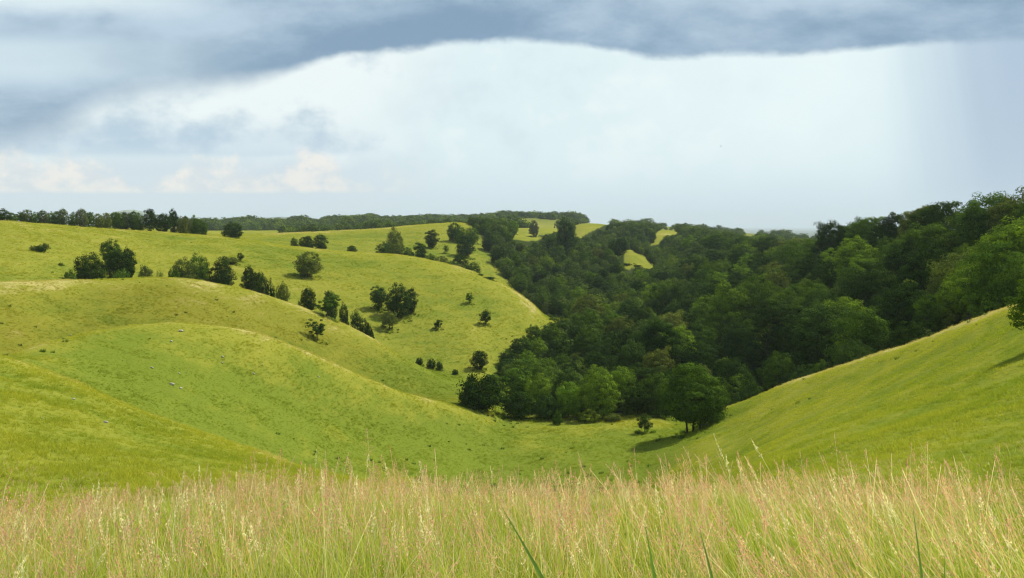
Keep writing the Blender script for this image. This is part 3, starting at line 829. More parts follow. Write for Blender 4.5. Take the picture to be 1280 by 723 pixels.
stand('upright', 311, 332, 358, 21, 150, 172, 'dark', 'pointed dark tree where the row along the gully starts to descend', r=160)
stand('pasture', 324, 340, 362, 20, 150, 172, 'deep', 'low dark tree beside the pointed tree in the descending row', r=158)
B(337, 349, 366, 14, 150, 168, 'dark', 'dark bush in the gully between low dark tree and olive bush', r=156)
B(352, 353, 371, 20, 150, 168, 'olive', 'rounded olive bush closing the upper gully row', r=155)
stand('pasture', 385, 316, 347, 34, 165, 215, 'olive', 'big round tree standing alone in the middle of the pasture hill', var=2)
stand('pasture', 384, 360, 384, 22, 140, 160, 'dark', 'dark tree at the upper end of the spur-edge group with the leaning tree', r=146, var=1)
stand('upright', 413, 363, 388, 18, 140, 160, 'deep', 'tree behind the leaning tree on the spur edge', r=150)
stand('windswept', 408, 366, 394, 32, 118, 141, 'mid', 'small leaning tree with bare trunk and a long shadow on the spur edge', var=0, yaw=0.4)
stand('pasture', 429, 379, 396, 14, 140, 160, 'dark', 'small dark tree at the lower end of the spur-edge group', r=147, var=0)
stand('windswept', 397, 400, 426, 25, 95, 136, 'deep', 'lowest small wind-bent tree alone on the face of the spur', var=1, yaw=2.2)
stand('small', 446, 388, 412, 21, 140, 158, 'deep', 'spindly tree just behind the lower spur edge', r=147)
B(457, 399, 418, 14, 140, 158, 'dark', 'dark bush below the spindly tree on the spur edge', r=146)
B(463, 407, 421, 9, 140, 158, 'dark', 'lowest and smallest bush behind the lower spur edge', r=145)
# clump on the face of the pasture hill
stand('upright', 473, 358, 388, 22, 158, 200, 'deep', 'slim outer tree on the uphill side of the large pasture clump', var=0)
stand('pasture', 497, 355, 397, 36, 158, 200, 'dark', 'largest rounded tree in the clump on the pasture hill', var=3)
stand('upright', 514, 361, 393, 18, 158, 200, 'dark', 'slim outer tree on the downhill side of the large pasture clump', var=2)
stand('small', 487, 389, 412, 24, 155, 195, 'olive', 'smaller open tree in front of the large pasture clump', var=1)
stand('small', 548, 400, 412, 13, 155, 195, 'dark', 'tiny round tree downhill from the large pasture clump', var=0)
stand('small', 587, 366, 380, 10, 160, 210, 'mid', 'spindly sapling high on the bare pasture slope', var=2)
stand('small', 607, 387, 406, 17, 160, 205, 'dark', 'small dark tree on bare slope nearest the dense wood', var=1)
B(612, 346, 359, 16, 195, 225, 'deep', 'round bush on the crest of the pasture hill near the wood', r=214)
B(601, 348, 354, 7, 195, 225, 'deep', 'tiny bush beside the round crest bush near the wood', r=216)
B(524, 447, 453, 9, 138, 152, 'dark', 'uppermost of three little bushes lined up behind the spur foot', r=147)
B(539, 449, 460, 12, 138, 152, 'deep', 'biggest middle one of three little bushes behind the spur foot', r=146)
B(549, 452, 464, 9, 138, 152, 'deep', 'lowest of three little bushes lined up behind the spur foot', r=145)
B(569, 462, 469, 8, 120, 145, 'dark', 'tiny dark bush on the flat between spur foot and wood', group=None)
for k, (x_, t_, b_, w_, lb) in enumerate([(43, 308, 314, 9, 'upper scrubby dark bush on the bare pasture hillside'), (51, 307, 315, 12, 'widest scrubby dark bush on the bare pasture hillside'),
                                          (57, 305, 311, 7, 'small scrubby bush touching the widest one on the bare hillside'), (76, 329, 332, 5, 'tiny dark bush low on the bare pasture hillside')]):
    B(x_, t_, b_, w_, 165, 212, 'olive' if k != 1 else 'deep', lb)
# --- crest of the pasture hill
stand('pasture', 290, 278, 299, 26, 225, 245, 'dark', 'dark round tree alone on the crest of the pasture hill', r=242, var=0)
stand('pasture', 1, 261, 283, 22, 210, 235, 'dark', 'dark tree at the far end of the hilltop row, cut by the picture edge', r=226)
row = [(16, 266), (25, 265), (34, 262), (43, 265), (52, 263), (61, 265), (70, 264), (80, 261), (90, 265), (102, 261), (112, 265), (121, 267), (131, 266), (141, 265), (150, 267), (158, 265),
       (166, 264), (174, 266), (226, 271), (234, 270), (240, 269), (247, 273), (255, 277)]
for k, (x_, t_) in enumerate(row):
    stand(('pasture', 'upright', 'small')[k % 3] if k % 3 != 2 else 'pasture', x_ + random.uniform(-2, 2), t_, 0, random.uniform(11, 17), 0, 0, random.choice(['olive', 'mid', 'grey', 'mid']),
          'low light green tree in the unbroken hilltop row along the skyline', r=random.uniform(248, 268), group='trees of the hilltop row on the skyline')
stand('upright', 187, 261, 285, 15, 230, 250, 'dark', 'tall dark tree rising from the hilltop row left of the dark pair', r=252)
stand('pasture', 203, 267, 289, 23, 230, 250, 'dark', 'broad dark tree standing before the hilltop row', r=243, var=1)
stand('upright', 216, 261, 285, 13, 230, 250, 'dark', 'slim dark tree topping the hilltop row by the broad dark one', r=254)
# --- hollow behind the pasture hill
for x_, t_, w_, r_, tn, lb in [
    (368, 297, 9, 262, 'deep', 'small tree at the upper end of the little hedge behind the pasture crest'),
    (383, 295, 20, 260, 'dark', 'dark broad tree in the little hedge behind the pasture crest'),
    (401, 293, 20, 262, 'deep', 'tallest tree at the lower end of the little hedge behind the pasture crest'),
    (440, 307, 13, 258, 'deep', 'round bush-like tree alone behind the pasture crest'),
    (478, 303, 20, 262, 'deep', 'dark low tree below the tall tree behind the pasture crest'),
    (493, 284, 25, 285, 'olive', 'tall olive tree heading the tree belt behind the pasture crest'),
    (495, 304, 20, 255, 'olive', 'low olive tree at the foot of the tall one in the belt'),
    (508, 309, 17, 258, 'mid', 'small green tree third along the belt behind the pasture crest'),
    (524, 303, 20, 256, 'deep', 'dark tree with raised top midway along the belt'),
    (539, 317, 17, 250, 'mid', 'low green tree filling the dip in the belt'),
    (553, 320, 16, 248, 'olive', 'low olive tree in the belt before it thickens'),
    (563, 326, 16, 244, 'mid', 'small tree at the pasture edge of the thick end of the belt'),
    (575, 316, 24, 252, 'dark', 'dark high tree in the thick end of the belt'),
    (573, 330, 18, 240, 'olive', 'light low tree in front of the dark high one in the belt'),
    (590, 328, 24, 243, 'deep', 'broad dark tree ending the belt towards the wood'),
    (584, 337, 18, 235, 'mid', 'front green tree at the lowest corner of the belt'),
    (540, 288, 19, 330, 'dark', 'dark upright tree alone on the far pasture slope'),
    (557, 307, 7, 300, 'mid', 'tiny pale sapling under the lone upright tree on the far pasture'),
    ]:
    kind = 'small' if w_ < 8 else 'upright' if (x_ in (540, 401, 524)) else 'pasture'
    if x_ == 540: stand(kind, x_, 288, 311, w_, 300, 430, tn, lb)
    elif x_ == 557: stand(kind, x_, 307, 317, w_, 280, 430, tn, lb)
    else: stand(kind, x_, t_, 0, w_, 0, 0, tn, lb, r=r_)
# trees on the far pasture near the head of the wood
for x_, t_, b_, w_, tn, lb in [
    (582, 293, 322, 25, 'dark', 'big dark tree at the head of the wood beside the far pasture'),
    (567, 279, 302, 18, 'deep', 'upper dark tree of the group at the corner of the far pasture'),
    (576, 283, 304, 18, 'mid', 'middle tree of the group at the corner of the far pasture'),
    (590, 284, 304, 20, 'mid', 'light tree of the group at the corner of the far pasture'),
    (604, 275, 292, 12, 'dark', 'narrow dark tree above the corner of the far pasture'),
    (629, 281, 290, 9, 'dark', 'little round tree on the topmost far meadow'),
    (667, 276, 296, 14, 'grey', 'grey green tree between two far clearings'),
    (707, 274, 318, 26, 'dark', 'tall dark tree rising above the wood between far clearings')]:
    stand('pasture', x_, t_, b_, w_, 300, 545, tn, lb)
stand('pasture', 767, 311, 0, 27, 0, 0, 'dark', 'dark tree standing against the upper side of the grassy knoll in the wood', r=352, var=0)
for x_, t_, w_, tn, lb in [(783, 334, 13, 'deep', 'low tree at the uphill foot of the grassy knoll in the wood'), (797, 333, 12, 'dark', 'little dark tree in the middle of the knoll foot in the wood'),
                           (811, 336, 14, 'mid', 'rounded tree at the downhill foot of the grassy knoll in the wood')]:
    stand('pasture', x_, t_, 0, w_, 0, 0, tn, lb, r=336)
# --- valley mouth
stand('pasture', 599, 438, 462, 24, 125, 150, 'dark', 'dark tree set apart at the tip of the wood beside the pasture foot', var=1)
B(602, 468, 512, 62, 100, 124, 'dark', 'wide dark thicket bush on the meadow left of the grassy gap', var=0)
B(589, 474, 508, 34, 100, 122, 'deep', 'ragged lower bush on the outer side of the wide thicket')
B(622, 470, 500, 36, 105, 128, 'mid', 'green bush joining the wide thicket to the wood')
B(648, 489, 523, 46, 98, 116, 'dark', 'dark spreading bush below the grassy gap at the wood edge')
B(682, 490, 523, 36, 98, 116, 'deep', 'dark upright bush beside the spreading one at the wood edge')
B(697, 513, 531, 13, 96, 110, 'mid', 'small light bush standing out in the valley meadow')
B(736, 510, 527, 30, 96, 112, 'yellow', 'pale green bush at the wood edge on the valley floor')
B(766, 517, 527, 22, 96, 110, 'olive', 'brownish low bush between pale bush and sapling')
stand('small', 806, 517, 541, 22, 92, 110, 'deep', 'little sapling standing before the big dark tree on the valley floor', var=1)
stand('hero', 868, 456, 539, 90, 90, 112, 'mid', 'big dark tree with several trunks on the meadow edge before the wood')
stand('layered', 939, 466, 505, 46, 0, 0, 'deep', 'dark layered bushy tree just behind the straw-fringed meadow edge', r=116, name='tree')
stand('open', 1310, 358, 428, 80, 25, 60, 'mid', 'light green tree reaching into the picture over the steep meadow', var=0)

# --- the dense wood: nearest trees one by one, the rest as a mass
SKY = ([620, 700, 800, 860, 905, 960, 1000, 1022, 1036, 1050, 1080, 1110, 1140, 1155, 1172, 1188, 1200, 1212, 1226, 1240, 1255, 1280, 1400],
       [270, 276, 278, 281, 289, 292, 296, 297, 284, 277, 273, 269, 263, 257, 253, 258, 258, 250, 243, 247, 244, 240, 215])
def shows_clearing(px, top, bot, w, py=None):
    xs = np.array([px, px - w*0.36, px + w*0.36, px, px, px - w*0.25, px+w*0.25]); ys = np.array([top + 2, (top+bot)/2, (top+bot)/2, (top+bot)/2, bot - 2, top + (bot-top)*0.2, top + (bot-top)*0.2])
    return any(in_poly(xs, ys, p).any() for p in CLEAR)

wood_pts = []
def try_add(a, r, hgt, wid):
    x, y = r*math.sin(a), r*math.cos(a); z = float(ground(x, y))
    px, py = project(x, y, z)
    if not bool(in_wood(px, r)): return
    h = hgt
    _, top = project(x, y, z + h)
    lim = np.interp(px, *SKY)
    if top < lim:                                  # keep under the skyline of the wood
        _, e = ray(px, lim + random.uniform(0, 3)); h = float(e)*r - z
        if h < 0.45*hgt: return
        top = lim
    wpx = wid/r*F_PX
    if shows_clearing(px, top, py, wpx): return
    for q in wood_pts:
        if (q[0]-x)**2 + (q[1]-y)**2 < (0.44*(wid + q[5]))**2: return
    wood_pts.append((x, y, z, r, h, wid, float(px), float(top), float(py)))

rnd = random.Random(5)
# the tall trees that make the skyline of the wooded hill, and the paler ones that stand out inside it
for px_, top_, w_, r_ in [(1045, 277, 44, 225), (1088, 271, 50, 205), (1068, 274, 36, 218), (1118, 267, 48, 192), (1150, 257, 40, 182), (1176, 252, 56, 172), (1205, 262, 44, 165), (1232, 242, 58, 158),
                          (1252, 250, 40, 152), (1278, 238, 56, 148), (1312, 236, 60, 140), (960, 297, 36, 310), (925, 294, 30, 330), (990, 298, 38, 290), (1014, 298, 34, 270), (895, 292, 26, 350),
                          (948, 344, 52, 172), (908, 352, 46, 168), (985, 362, 46, 160), (1266, 272, 72, 118), (1215, 330, 58, 112)]:
    x_, y_, z_ = at(px_, r_, top_); _, e_ = ray(px_, top_)
    wood_pts.append((x_, y_, z_, r_, max(4.0, float(e_)*r_ - z_), w_/F_PX*r_, float(px_), float(top_), float(project(x_, y_, z_)[1])))
for _ in range(26000):
    r = math.sqrt(rnd.uniform(72**2, 640**2)) if rnd.random() < 0.6 else math.sqrt(rnd.uniform(72**2, 260**2))
    a = rnd.uniform(-0.08, 0.66)
    big = rnd.random()
    px0 = CX + F_PX*math.tan(a)
    hgt = rnd.uniform(4.6, 10.8) if px0 > 800 else rnd.uniform(4.0, 8.5)
    if r < 135 and px0 < 850: hgt = rnd.uniform(3.0, 7.5)
    if px0 < 730 and r < 215: hgt = rnd.uniform(2.8, 5.6)
    elif px0 < 860 and r > 225: hgt = rnd.uniform(3.4, 7.2)
    wid = hgt*rnd.uniform(0.70, 0.95)
    try_add(a, r, hgt, wid)
wood_pts.sort(key=lambda q: q[3])
# how much of each shows: a coarse depth buffer of crown discs, nearest first
buf = np.zeros((90, 180), bool)
seen = []
YY, XX = np.mgrid[0:90, 0:180]; XX = 600 + XX*4 + 2; YY = 230 + YY*3.4 + 1.7
rs_ = np.geomspace(20, 640, 260)
def hidden_by_ground(px, py, r):
    a, e = ray(px, py); q = rs_[rs_ < r*0.97]
    return (ground(q*math.sin(a), q*math.cos(a))/q > e).any()
for q in wood_pts:
    x, y, z, r, h, w, px, top, bot = q
    m = ((XX - px)/(w/r*F_PX*0.46))**2 + ((YY - (top+bot)/2)/((bot-top)*0.48))**2 < 1
    new = m & ~buf
    vis = 0
    if new.any() and -20 < px < 1320:
        if hidden_by_ground(px, top + 0.15*(bot-top), r): vis = 0
        else: vis = new.sum()*13.6
    buf |= m
    seen.append(vis)
order = sorted(range(len(wood_pts)), key=lambda k: -seen[k])
singles = set(k for k in order[:215] if seen[k] > 40)
print('wood trees', len(wood_pts), 'singles', len(singles))
WORD = {'dark': 'very dark', 'deep': 'blue-green', 'mid': 'mid green', 'bright': 'fresh bright green', 'yellow': 'yellow-green', 'olive': 'olive', 'grey': 'greyish'}
mass = []
first = True
for k, q in enumerate(wood_pts):
    x, y, z, r, h, w, px, top, bot = q
    if k in singles:
        u = rnd.random()
        tone = 'dark' if u < 0.28 else 'deep' if u < 0.48 else 'mid' if u < 0.80 else 'bright' if u < 0.92 else 'olive'
        if px > 1180 and top > 262 and rnd.random() < 0.45: tone = 'bright'
        lim = np.interp(px, *SKY)
        if top < lim + 7 and px > 1030: where, grp = 'on the skyline of the wooded hill', 'skyline trees of the wooded hill'
        elif r < 135 and px < 860: where, grp = 'along the wood edge by the valley meadow', 'edge trees by the valley meadow'
        elif px > 880 and r < edge_r(px) + 24: where, grp = 'just behind the diagonal meadow edge', 'trees behind the diagonal meadow edge'
        elif px < 760: where, grp = 'in the wooded valley below the pasture hill', 'trees of the wooded valley'
        else: where, grp = 'inside the dense wood of the hillside', 'trees inside the dense hillside wood'
        kind = 'tallwood' if h > 9.5 and rnd.random() < 0.6 else 'open' if rnd.random() < 0.14 else 'wood'
        place_tree(kind, x, y, z, h, w, tone, 'tree', '%s leafy tree %s' % (WORD[tone], where), 'tree', '%s %s' % (WORD[tone], grp))
    else:
        mass.append((x, y, z - 0.3, w/9, h/9))

# a lone bright tree inside the wood and others of a kind are covered above; the rest is mass
mass = np.array(mass); n = len(mass)
extra = []
def strip(n, px0, px1, r0, r1, h0, h1, top=None, src=0, keep=None):
    for _ in range(n):
        px = rnd.uniform(px0, px1); r = math.sqrt(rnd.uniform(r0*r0, r1*r1))
        x, y, z = at(px, r)
        h = rnd.uniform(h0, h1)
        if src == 1 and r > 550: h *= float(0.72 + 1.0*np.clip(fbm(np.array([px/22.0]), np.array([r/90.0]), 91, 3)[0] + 0.3, 0, 1))
        _, by = project(x, y, z); _, ty = project(x, y, z + h)
        if shows_clearing(px, float(ty), float(by), h*1.1/r*F_PX): continue
        extra.append((x, y, z - 0.3, h*rnd.uniform(1.0, 1.4)/9, h/9, src))
strip(3000, 200, 770, 900, 1150, 3, 6.5, src=1)          # far wooded ridge
strip(800, 240, 620, 720, 900, 4, 8, src=1)
strip(420, 560, 760, 585, 760, 3, 8.5, src=1)            # wood before it
strip(120, 430, 640, 448, 560, 2, 6, src=1)             # hedges along the far pasture crest
strip(40, 355, 480, 430, 520, 3, 6, src=1)
strip(700, 750, 1080, 570, 1000, 2, 6, src=1)          # wood running out to the plain
strip(500, 1000, 1500, 300, 700, 7, 10, src=1)
strip(120, 1330, 1500, 110, 300, 6, 9, src=0)
ex = np.array(extra)
P3 = np.concatenate([mass[:, :3], ex[:, :3]]); S3 = np.concatenate([mass[:, [3, 3, 4]], ex[:, [3, 3, 4]]])
idx = np.concatenate([RNG.integers(0, 6, n), np.where(ex[:, 5] == 1, RNG.integers(6, 11, len(ex)), RNG.integers(0, 6, len(ex)))])
rot = np.stack([np.zeros(len(P3)), np.zeros(len(P3)), RNG.uniform(0, 6.28, len(P3))], -1)
scatter('distant_woods', P3, rot, S3, idx, FAR + FARX)

# undergrowth that closes the wood between the trunks
und = []
for _ in range(2600):
    r = math.sqrt(rnd.uniform(80**2, 330**2)); a = rnd.uniform(-0.06, 0.64)
    x, y = r*math.sin(a), r*math.cos(a); z = float(ground(x, y)); px, py = project(x, y, z)
    if not bool(in_wood(px, r)) or r < float(edge_r(px)) + 2: continue
    h = rnd.uniform(1.2, 3.2)
    _, ty = project(x, y, z + h)
    if shows_clearing(px, float(ty), float(py), h*1.4/r*F_PX): continue
    und.append((x, y, z - 0.1, h*rnd.uniform(1.1, 1.7)/4.5, h/3))
und = np.array(und)
scatter('undergrowth', und[:, :3], np.stack([np.zeros(len(und)), np.zeros(len(und)), RNG.uniform(0, 6.28, len(und))], -1), und[:, [3, 3, 4]], RNG.integers(0, 4, len(und)), BUSHX)

scatter_meadow()
scatter_tall()

# ----------------------------------------------------------------------------
# stones, broad leaves, bird
# ----------------------------------------------------------------------------
def stone_mesh(seed):
    rng = np.random.default_rng(seed)
    import bmesh
    bm = bmesh.new(); bmesh.ops.create_icosphere(bm, subdivisions=3, radius=0.5)
    ph = rng.uniform(0, 9, 3)
    pl = [(lambda u: u/np.linalg.norm(u))(rng.normal(0, 1, 3)) for _ in range(9)]; pd = rng.uniform(0.26, 0.46, 9)
    for v in bm.verts:
        p = np.array(v.co)
        for u, d in zip(pl, pd):                       # cut facets
            k = p @ u
            if k > d: p = p - u*(k - d)*0.9
        p = p*(1 + 0.06*math.sin(p[0]*17 + ph[0])*math.sin(p[1]*15 + ph[1])*math.sin(p[2]*16 + ph[2]))
        v.co = p*np.array([1.25, 0.9, 0.62])
    me = bpy.data.meshes.new('stone'); bm.to_mesh(me); bm.free(); me.materials.append(M_STONE)
    return me
ST = [stone_mesh(500 + k) for k in range(4)]
for k, (px, py, w, lb, g) in enumerate([
    (215, 481.5, 8, 'largest white stone in the grass of the spur, beside a slightly smaller one', None),
    (226, 487, 6, 'white stone just downhill of the largest one on the spur', None),
    (214, 427.5, 4.5, 'round white stone high on the green spur', None),
    (226, 415, 7, 'broken grey stone nearest the crest of the green spur', None),
    (190, 461, 5, 'pale stone alone midway down the green spur', None),
    (224, 468, 4, 'small pale stone above the two white stones on the spur', None),
    (278, 447, 5, 'upper stone of a pair half sunk in the spur', None),
    (277.5, 455, 4, 'lower stone of a pair half sunk in the spur', None),
    (317, 469, 4.5, 'flat grey stone where the spur turns yellow', None),
    (398, 472, 4, 'small white stone on the yellow side of the spur', None),
    (328, 458, 3, 'tiny white stone above the flat grey one on the yellow spur', None),
    (92, 500, 5.5, 'long white stone on the brow of the near slope', None),
    (132, 529, 7, 'longest white stone, lying on the near slope', None),
    (53, 524, 3.5, 'tiny pale stone lying alone on the near slope', None),
    (88, 412, 3, 'tiny white stone near the low saddle of the next spur', None)]):
    x, y, z, r = hit(px, py, 20, 100)
    o = link('stone', ST[k % 4]); s = 0.72*w/F_PX*r
    o.location = (x, y, z + 0.2*s); o.rotation_euler = (0, 0.1, random.uniform(-0.5, 0.5)); o.scale = (s*0.9, s*0.8, s*1.15)
    tag(o, lb, 'stone', 'pale stones in the grass')

def broad_leaf(px, py, r, L, wd, lean, yaw, label, n=1):
    P = Parts(); rng = np.random.default_rng(int(px))
    for q in range(n):
        t = np.linspace(0, 1, 9); l = L*(1 - 0.2*q)
        ln = lean + (q - (n-1)/2)*0.12
        x = ln*l*t**1.3 + 0.02*q; z = l*t*math.sqrt(max(0.1, 1 - ln*ln*0.5)); y = 0.05*l*t*t + 0.012*q
        w = wd*0.5*np.sin(math.pi*np.clip(0.18 + 0.82*t, 0, 1))**0.7*(1 - t**4*0.6)
        w[-1] = 0.0004
        V = np.stack([np.stack([x - w, y, z], -1), np.stack([x, y - 0.35*w, z], -1), np.stack([x + w, y, z], -1)], 1).reshape(-1, 3)
        k = np.arange(8)[:, None]*3
        Q = np.concatenate([np.concatenate([k, k+1, k+4, k+3], 1), np.concatenate([k+1, k+2, k+5, k+4], 1)])
        P.add(V, Q)
    me = P.build('grass blade', M_BROAD, True)
    x, y, z = at(px, r, py)
    o = link('grass_blade', me); _, e = ray(px, py)
    o.location = (x, y, z - 0.01); o.rotation_euler = (0, 0, yaw)
    tag(o, label, 'grass blade')
# foot pixel column, top row, distance
for px, r, L, wd, ln, yaw, lb, n in [
    (760, 2.5, 0.80, 0.021, -0.42, 0.2, 'broad bluish green blade leaning over in the tall grass', 1),
    (850, 2.5, 0.70, 0.019, -0.16, -0.2, 'shorter broad green blade between two longer ones in the tall grass', 1),
    (934, 2.5, 0.73, 0.019, -0.20, 0.3, 'upright dark green pointed blade in the tall grass', 1),
    (1180, 2.7, 0.80, 0.016, 0.02, 0.1, 'dark green tuft of broad blades among pinkish grass heads', 3),
    (1138, 2.7, 0.66, 0.014, -0.12, 0.5, 'short green leaf pair low in the pinkish grass', 2)]:
    broad_leaf(px, 690, r, L, wd, ln, yaw, lb, n)

def make_bird():
    P = Parts()
    # body: lathe along y; wings: two bent tapering plates with thickness
    n, s = 9, 8
    t = np.linspace(0, 1, n); rad = 0.028*np.sin(math.pi*np.clip(t, 0.02, 0.98))**0.8
    pts = np.stack([np.zeros(n), 0.14 - 0.28*t, np.zeros(n)], -1)
    tube(P, pts, rad, s)
    for sg in (-1, 1):
        xs = np.array([0.01, 0.09, 0.18, 0.27]); zs = np.array([0.01, 0.05, 0.055, 0.03]); ch = np.array([0.10, 0.10, 0.075, 0.012]); sw = np.array([0.04, 0.055, 0.02, -0.05])
        up = np.concatenate([np.stack([sg*xs, sw, zs + 0.004], -1), np.stack([sg*xs, sw - ch, zs + 0.002], -1)])
        V = np.concatenate([up, up - (0, 0, 0.006)])
        Q = []
        for k in range(3):
            Q += [[k, k+1, k+5, k+4], [k+8, k+12, k+13, k+9], [k, k+8, k+9, k+1], [k+4, k+5, k+13, k+12]]
        P.add(V, Q)
    tl = np.array([[-0.015, -0.12, 0], [0.015, -0.12, 0], [0.04, -0.21, 0], [-0.04, -0.21, 0]])
    P.add(np.concatenate([tl + (0, 0, 0.003), tl - (0, 0, 0.003)]), [[0, 1, 2, 3], [7, 6, 5, 4], [0, 4, 5, 1], [2, 6, 7, 3]])
    me = P.build('bird', M_BIRD, True)
    o = link('bird', me)
    a, e = ray(901, 183); r = 150
    o.location = (r*math.sin(a), r*math.cos(a), r*e); o.rotation_euler = (0.1, 0.25, 1.2)
    tag(o, 'tiny dark bird flying alone in the pale sky above the wood', 'bird')
make_bird()

# ----------------------------------------------------------------------------
# haze, sky, sun
# ----------------------------------------------------------------------------
HAZE = 1.0e-4
def make_haze():
    x0, y0, z0, z1 = 31500, 31500, -125.0, 195.0
    V = [(sx*x0, sy*y0, zz) for zz in (z0, z1) for sx, sy in ((-1, -1), (1, -1), (1, 1), (-1, 1))]
    Q = [(3, 2, 1, 0), (4, 5, 6, 7), (0, 1, 5, 4), (1, 2, 6, 5), (2, 3, 7, 6), (3, 0, 4, 7)]
    m, t, out = material('haze')
    v = t.node('ShaderNodeVolumePrincipled')
    v.inputs['Color'].default_value = (0.80, 0.89, 0.98, 1); v.inputs['Density'].default_value = HAZE
    v.inputs['Anisotropy'].default_value = 0.0
    t.l.new(v.outputs[0], out.inputs['Volume'])
    o = link('haze', mesh('haze', V, np.array(Q), m)); o['kind'] = 'stuff'
make_haze()

SUN_AZ, SUN_EL = math.radians(50), math.radians(49)      # to the right and a little beyond
sd = Vector((math.sin(SUN_AZ)*math.cos(SUN_EL), math.cos(SUN_AZ)*math.cos(SUN_EL), math.sin(SUN_EL)))
L = bpy.data.lights.new('sun', 'SUN'); L.energy = 5.0; L.angle = math.radians(0.53); L.color = (1.0, 0.955, 0.87)
so = link('sun', L); so.rotation_euler = sd.to_track_quat('Z', 'Y').to_euler()

def make_world():
    w = bpy.data.worlds.new('World'); SC.world = w; w.use_nodes = True
    w.node_tree.nodes.clear(); t = NT(w.node_tree)
    out = t.node('ShaderNodeOutputWorld')
    sky = t.node('ShaderNodeTexSky', sky_type='NISHITA'); sky.sun_disc = False
    sky.sun_elevation = SUN_EL; sky.sun_rotation = SUN_AZ; sky.altitude = 200; sky.air_density = 1.0; sky.dust_density = 1.5
    tc = t.node('ShaderNodeTexCoord').outputs['Generated']
    sx = t.node('ShaderNodeSeparateXYZ'); t.l.new(tc, sx.inputs[0]); x, y, z = sx.outputs
    U = t.m('ARCTAN2', x, y)                                   # azimuth from straight ahead, radians
    Vv = t.m('DIVIDE', z, t.m('SQRT', t.m('ADD', t.m('MULTIPLY', x, x), t.m('ADD', t.m('MULTIPLY', y, y), 1e-6))))   # tan of elevation
    Vv = t.m('DIVIDE', Vv, t.m('MAXIMUM', t.m('COSINE', U), 0.35))       # straightens level cloud bases
    A = lambda px: float(ray(px, 200)[0])
    E = lambda py: float(ray(CX, py)[1])
    def field(su, sv, scale, detail=5, rough=0.55, seed=0.0, dist=0.0):
        return t.noise(t.xyz(t.m('ADD', t.m('MULTIPLY', U, su), seed), t.m('MULTIPLY', Vv, sv), seed*1.7), scale, detail, rough, dist=dist)
    def curve(pts, x_in, lo, hi):
        """smooth function of azimuth through points (azimuth, value)"""
        fc = t.node('ShaderNodeFloatCurve'); c = fc.mapping.curves[0]
        P = [((p - lo)/(hi - lo), v) for p, v in pts]      # values are elevations
        c.points[0].location = P[0]; c.points[-1].location = P[-1]
        for q in P[1:-1]: c.points.new(*q)
        fc.mapping.update()
        t.put(fc.inputs['Value'], t.m('DIVIDE', t.m('SUBTRACT', x_in, lo), hi - lo, clamp=True))
        return fc.outputs[0]
    mul = lambda *a: a[0] if len(a) == 1 else t.m('MULTIPLY', a[0], mul(*a[1:]))
    dev = lambda n, k: t.m('MULTIPLY', t.m('SUBTRACT', n, 0.5), k)
    lo, hi = A(-200), A(1480)
    # bright air below the cloud deck
    c = t.mix(t.ss(E(281), E(190), Vv), (0.61, 0.74, 0.80), (0.70, 0.835, 0.87))
    left = t.ss(A(640), A(360), U)
    c = t.mix(mul(left, t.ss(E(170), E(215), Vv)), c, (0.615, 0.715, 0.775))
    glow = mul(t.ss(A(520), A(800), U), t.ss(A(1200), A(1080), U), t.ss(E(270), E(140), Vv))
    big = field(1.0, 1.0, 2.5, 4, 0.5, 2.2)
    c = t.mix(mul(glow, t.ss(0.3, 0.62, big)), c, (0.81, 0.915, 0.922))
    lum = field(1.0, 1.3, 7.5, 7, 0.58, 21.7)
    lm = mul(t.ss(E(262), E(150), Vv), t.ss(A(1180), A(700), U))
    c = t.mix(mul(lm, t.ss(0.50, 0.64, lum), 0.7), c, (0.85, 0.92, 0.925))
    c = t.mix(mul(lm, t.ss(0.49, 0.33, lum), 0.6), c, (0.62, 0.735, 0.80))
    # heaped cloud on the left, lit tops and blue-grey hollows
    n_c = field(1.0, 1.25, 11.0, 7, 0.56, 3.1); n_c2 = field(1.0, 1.35, 26.0, 6, 0.6, 5.1); n_b = field(1.0, 1.3, 4.0, 4, 0.5, 8.4)
    heap = mul(t.ss(E(203), E(178), t.m('ADD', Vv, dev(n_b, 0.02))), t.ss(A(640), A(450), t.m('ADD', U, dev(n_b, 0.3))), t.ss(E(-40), E(40), Vv))
    hv = t.m('ADD', t.m('ADD', mul(n_c, 0.95), mul(n_c2, 0.40)), mul(n_b, 0.35))
    hv = t.m('ADD', hv, mul(t.ss(E(192), E(110), Vv), 0.13))
    hc = t.mix(t.ss(0.70, 0.99, hv), (0.45, 0.58, 0.69), (0.83, 0.905, 0.91))
    c = t.mix(mul(heap, 0.92), c, hc)
    # its flat grey-blue base
    bs = mul(t.ss(E(199), E(190), t.m('ADD', Vv, dev(n_c, 0.016))), t.ss(E(140), E(178), Vv), t.ss(A(520), A(330), U))
    c = t.mix(mul(bs, 0.45), c, (0.43, 0.575, 0.715))
    # small warm heaps low on the left, with clear flat bases
    n_w = field(1.0, 1.25, 34.0, 6, 0.58, 5.5); n_w2 = t.m('ADD', field(1.0, 0.35, 14.0, 3, 0.5, 2.3), mul(t.ss(A(95), A(20), U), 0.16))
    top = t.m('ADD', E(232), mul(t.ss(0.40, 0.72, n_w2), E(185) - E(232)))     # how high the heaps reach
    wm = mul(t.ss(-0.010, 0.016, t.m('SUBTRACT', t.m('ADD', top, dev(n_w, 0.045)), Vv)), t.ss(E(244), E(237), Vv), t.ss(A(560), A(380), U))
    wl = t.mix(t.ss(0.38, 0.62, n_w), (0.68, 0.72, 0.75), (0.90, 0.85, 0.78))
    c = t.mix(mul(wm, 0.85), c, wl)
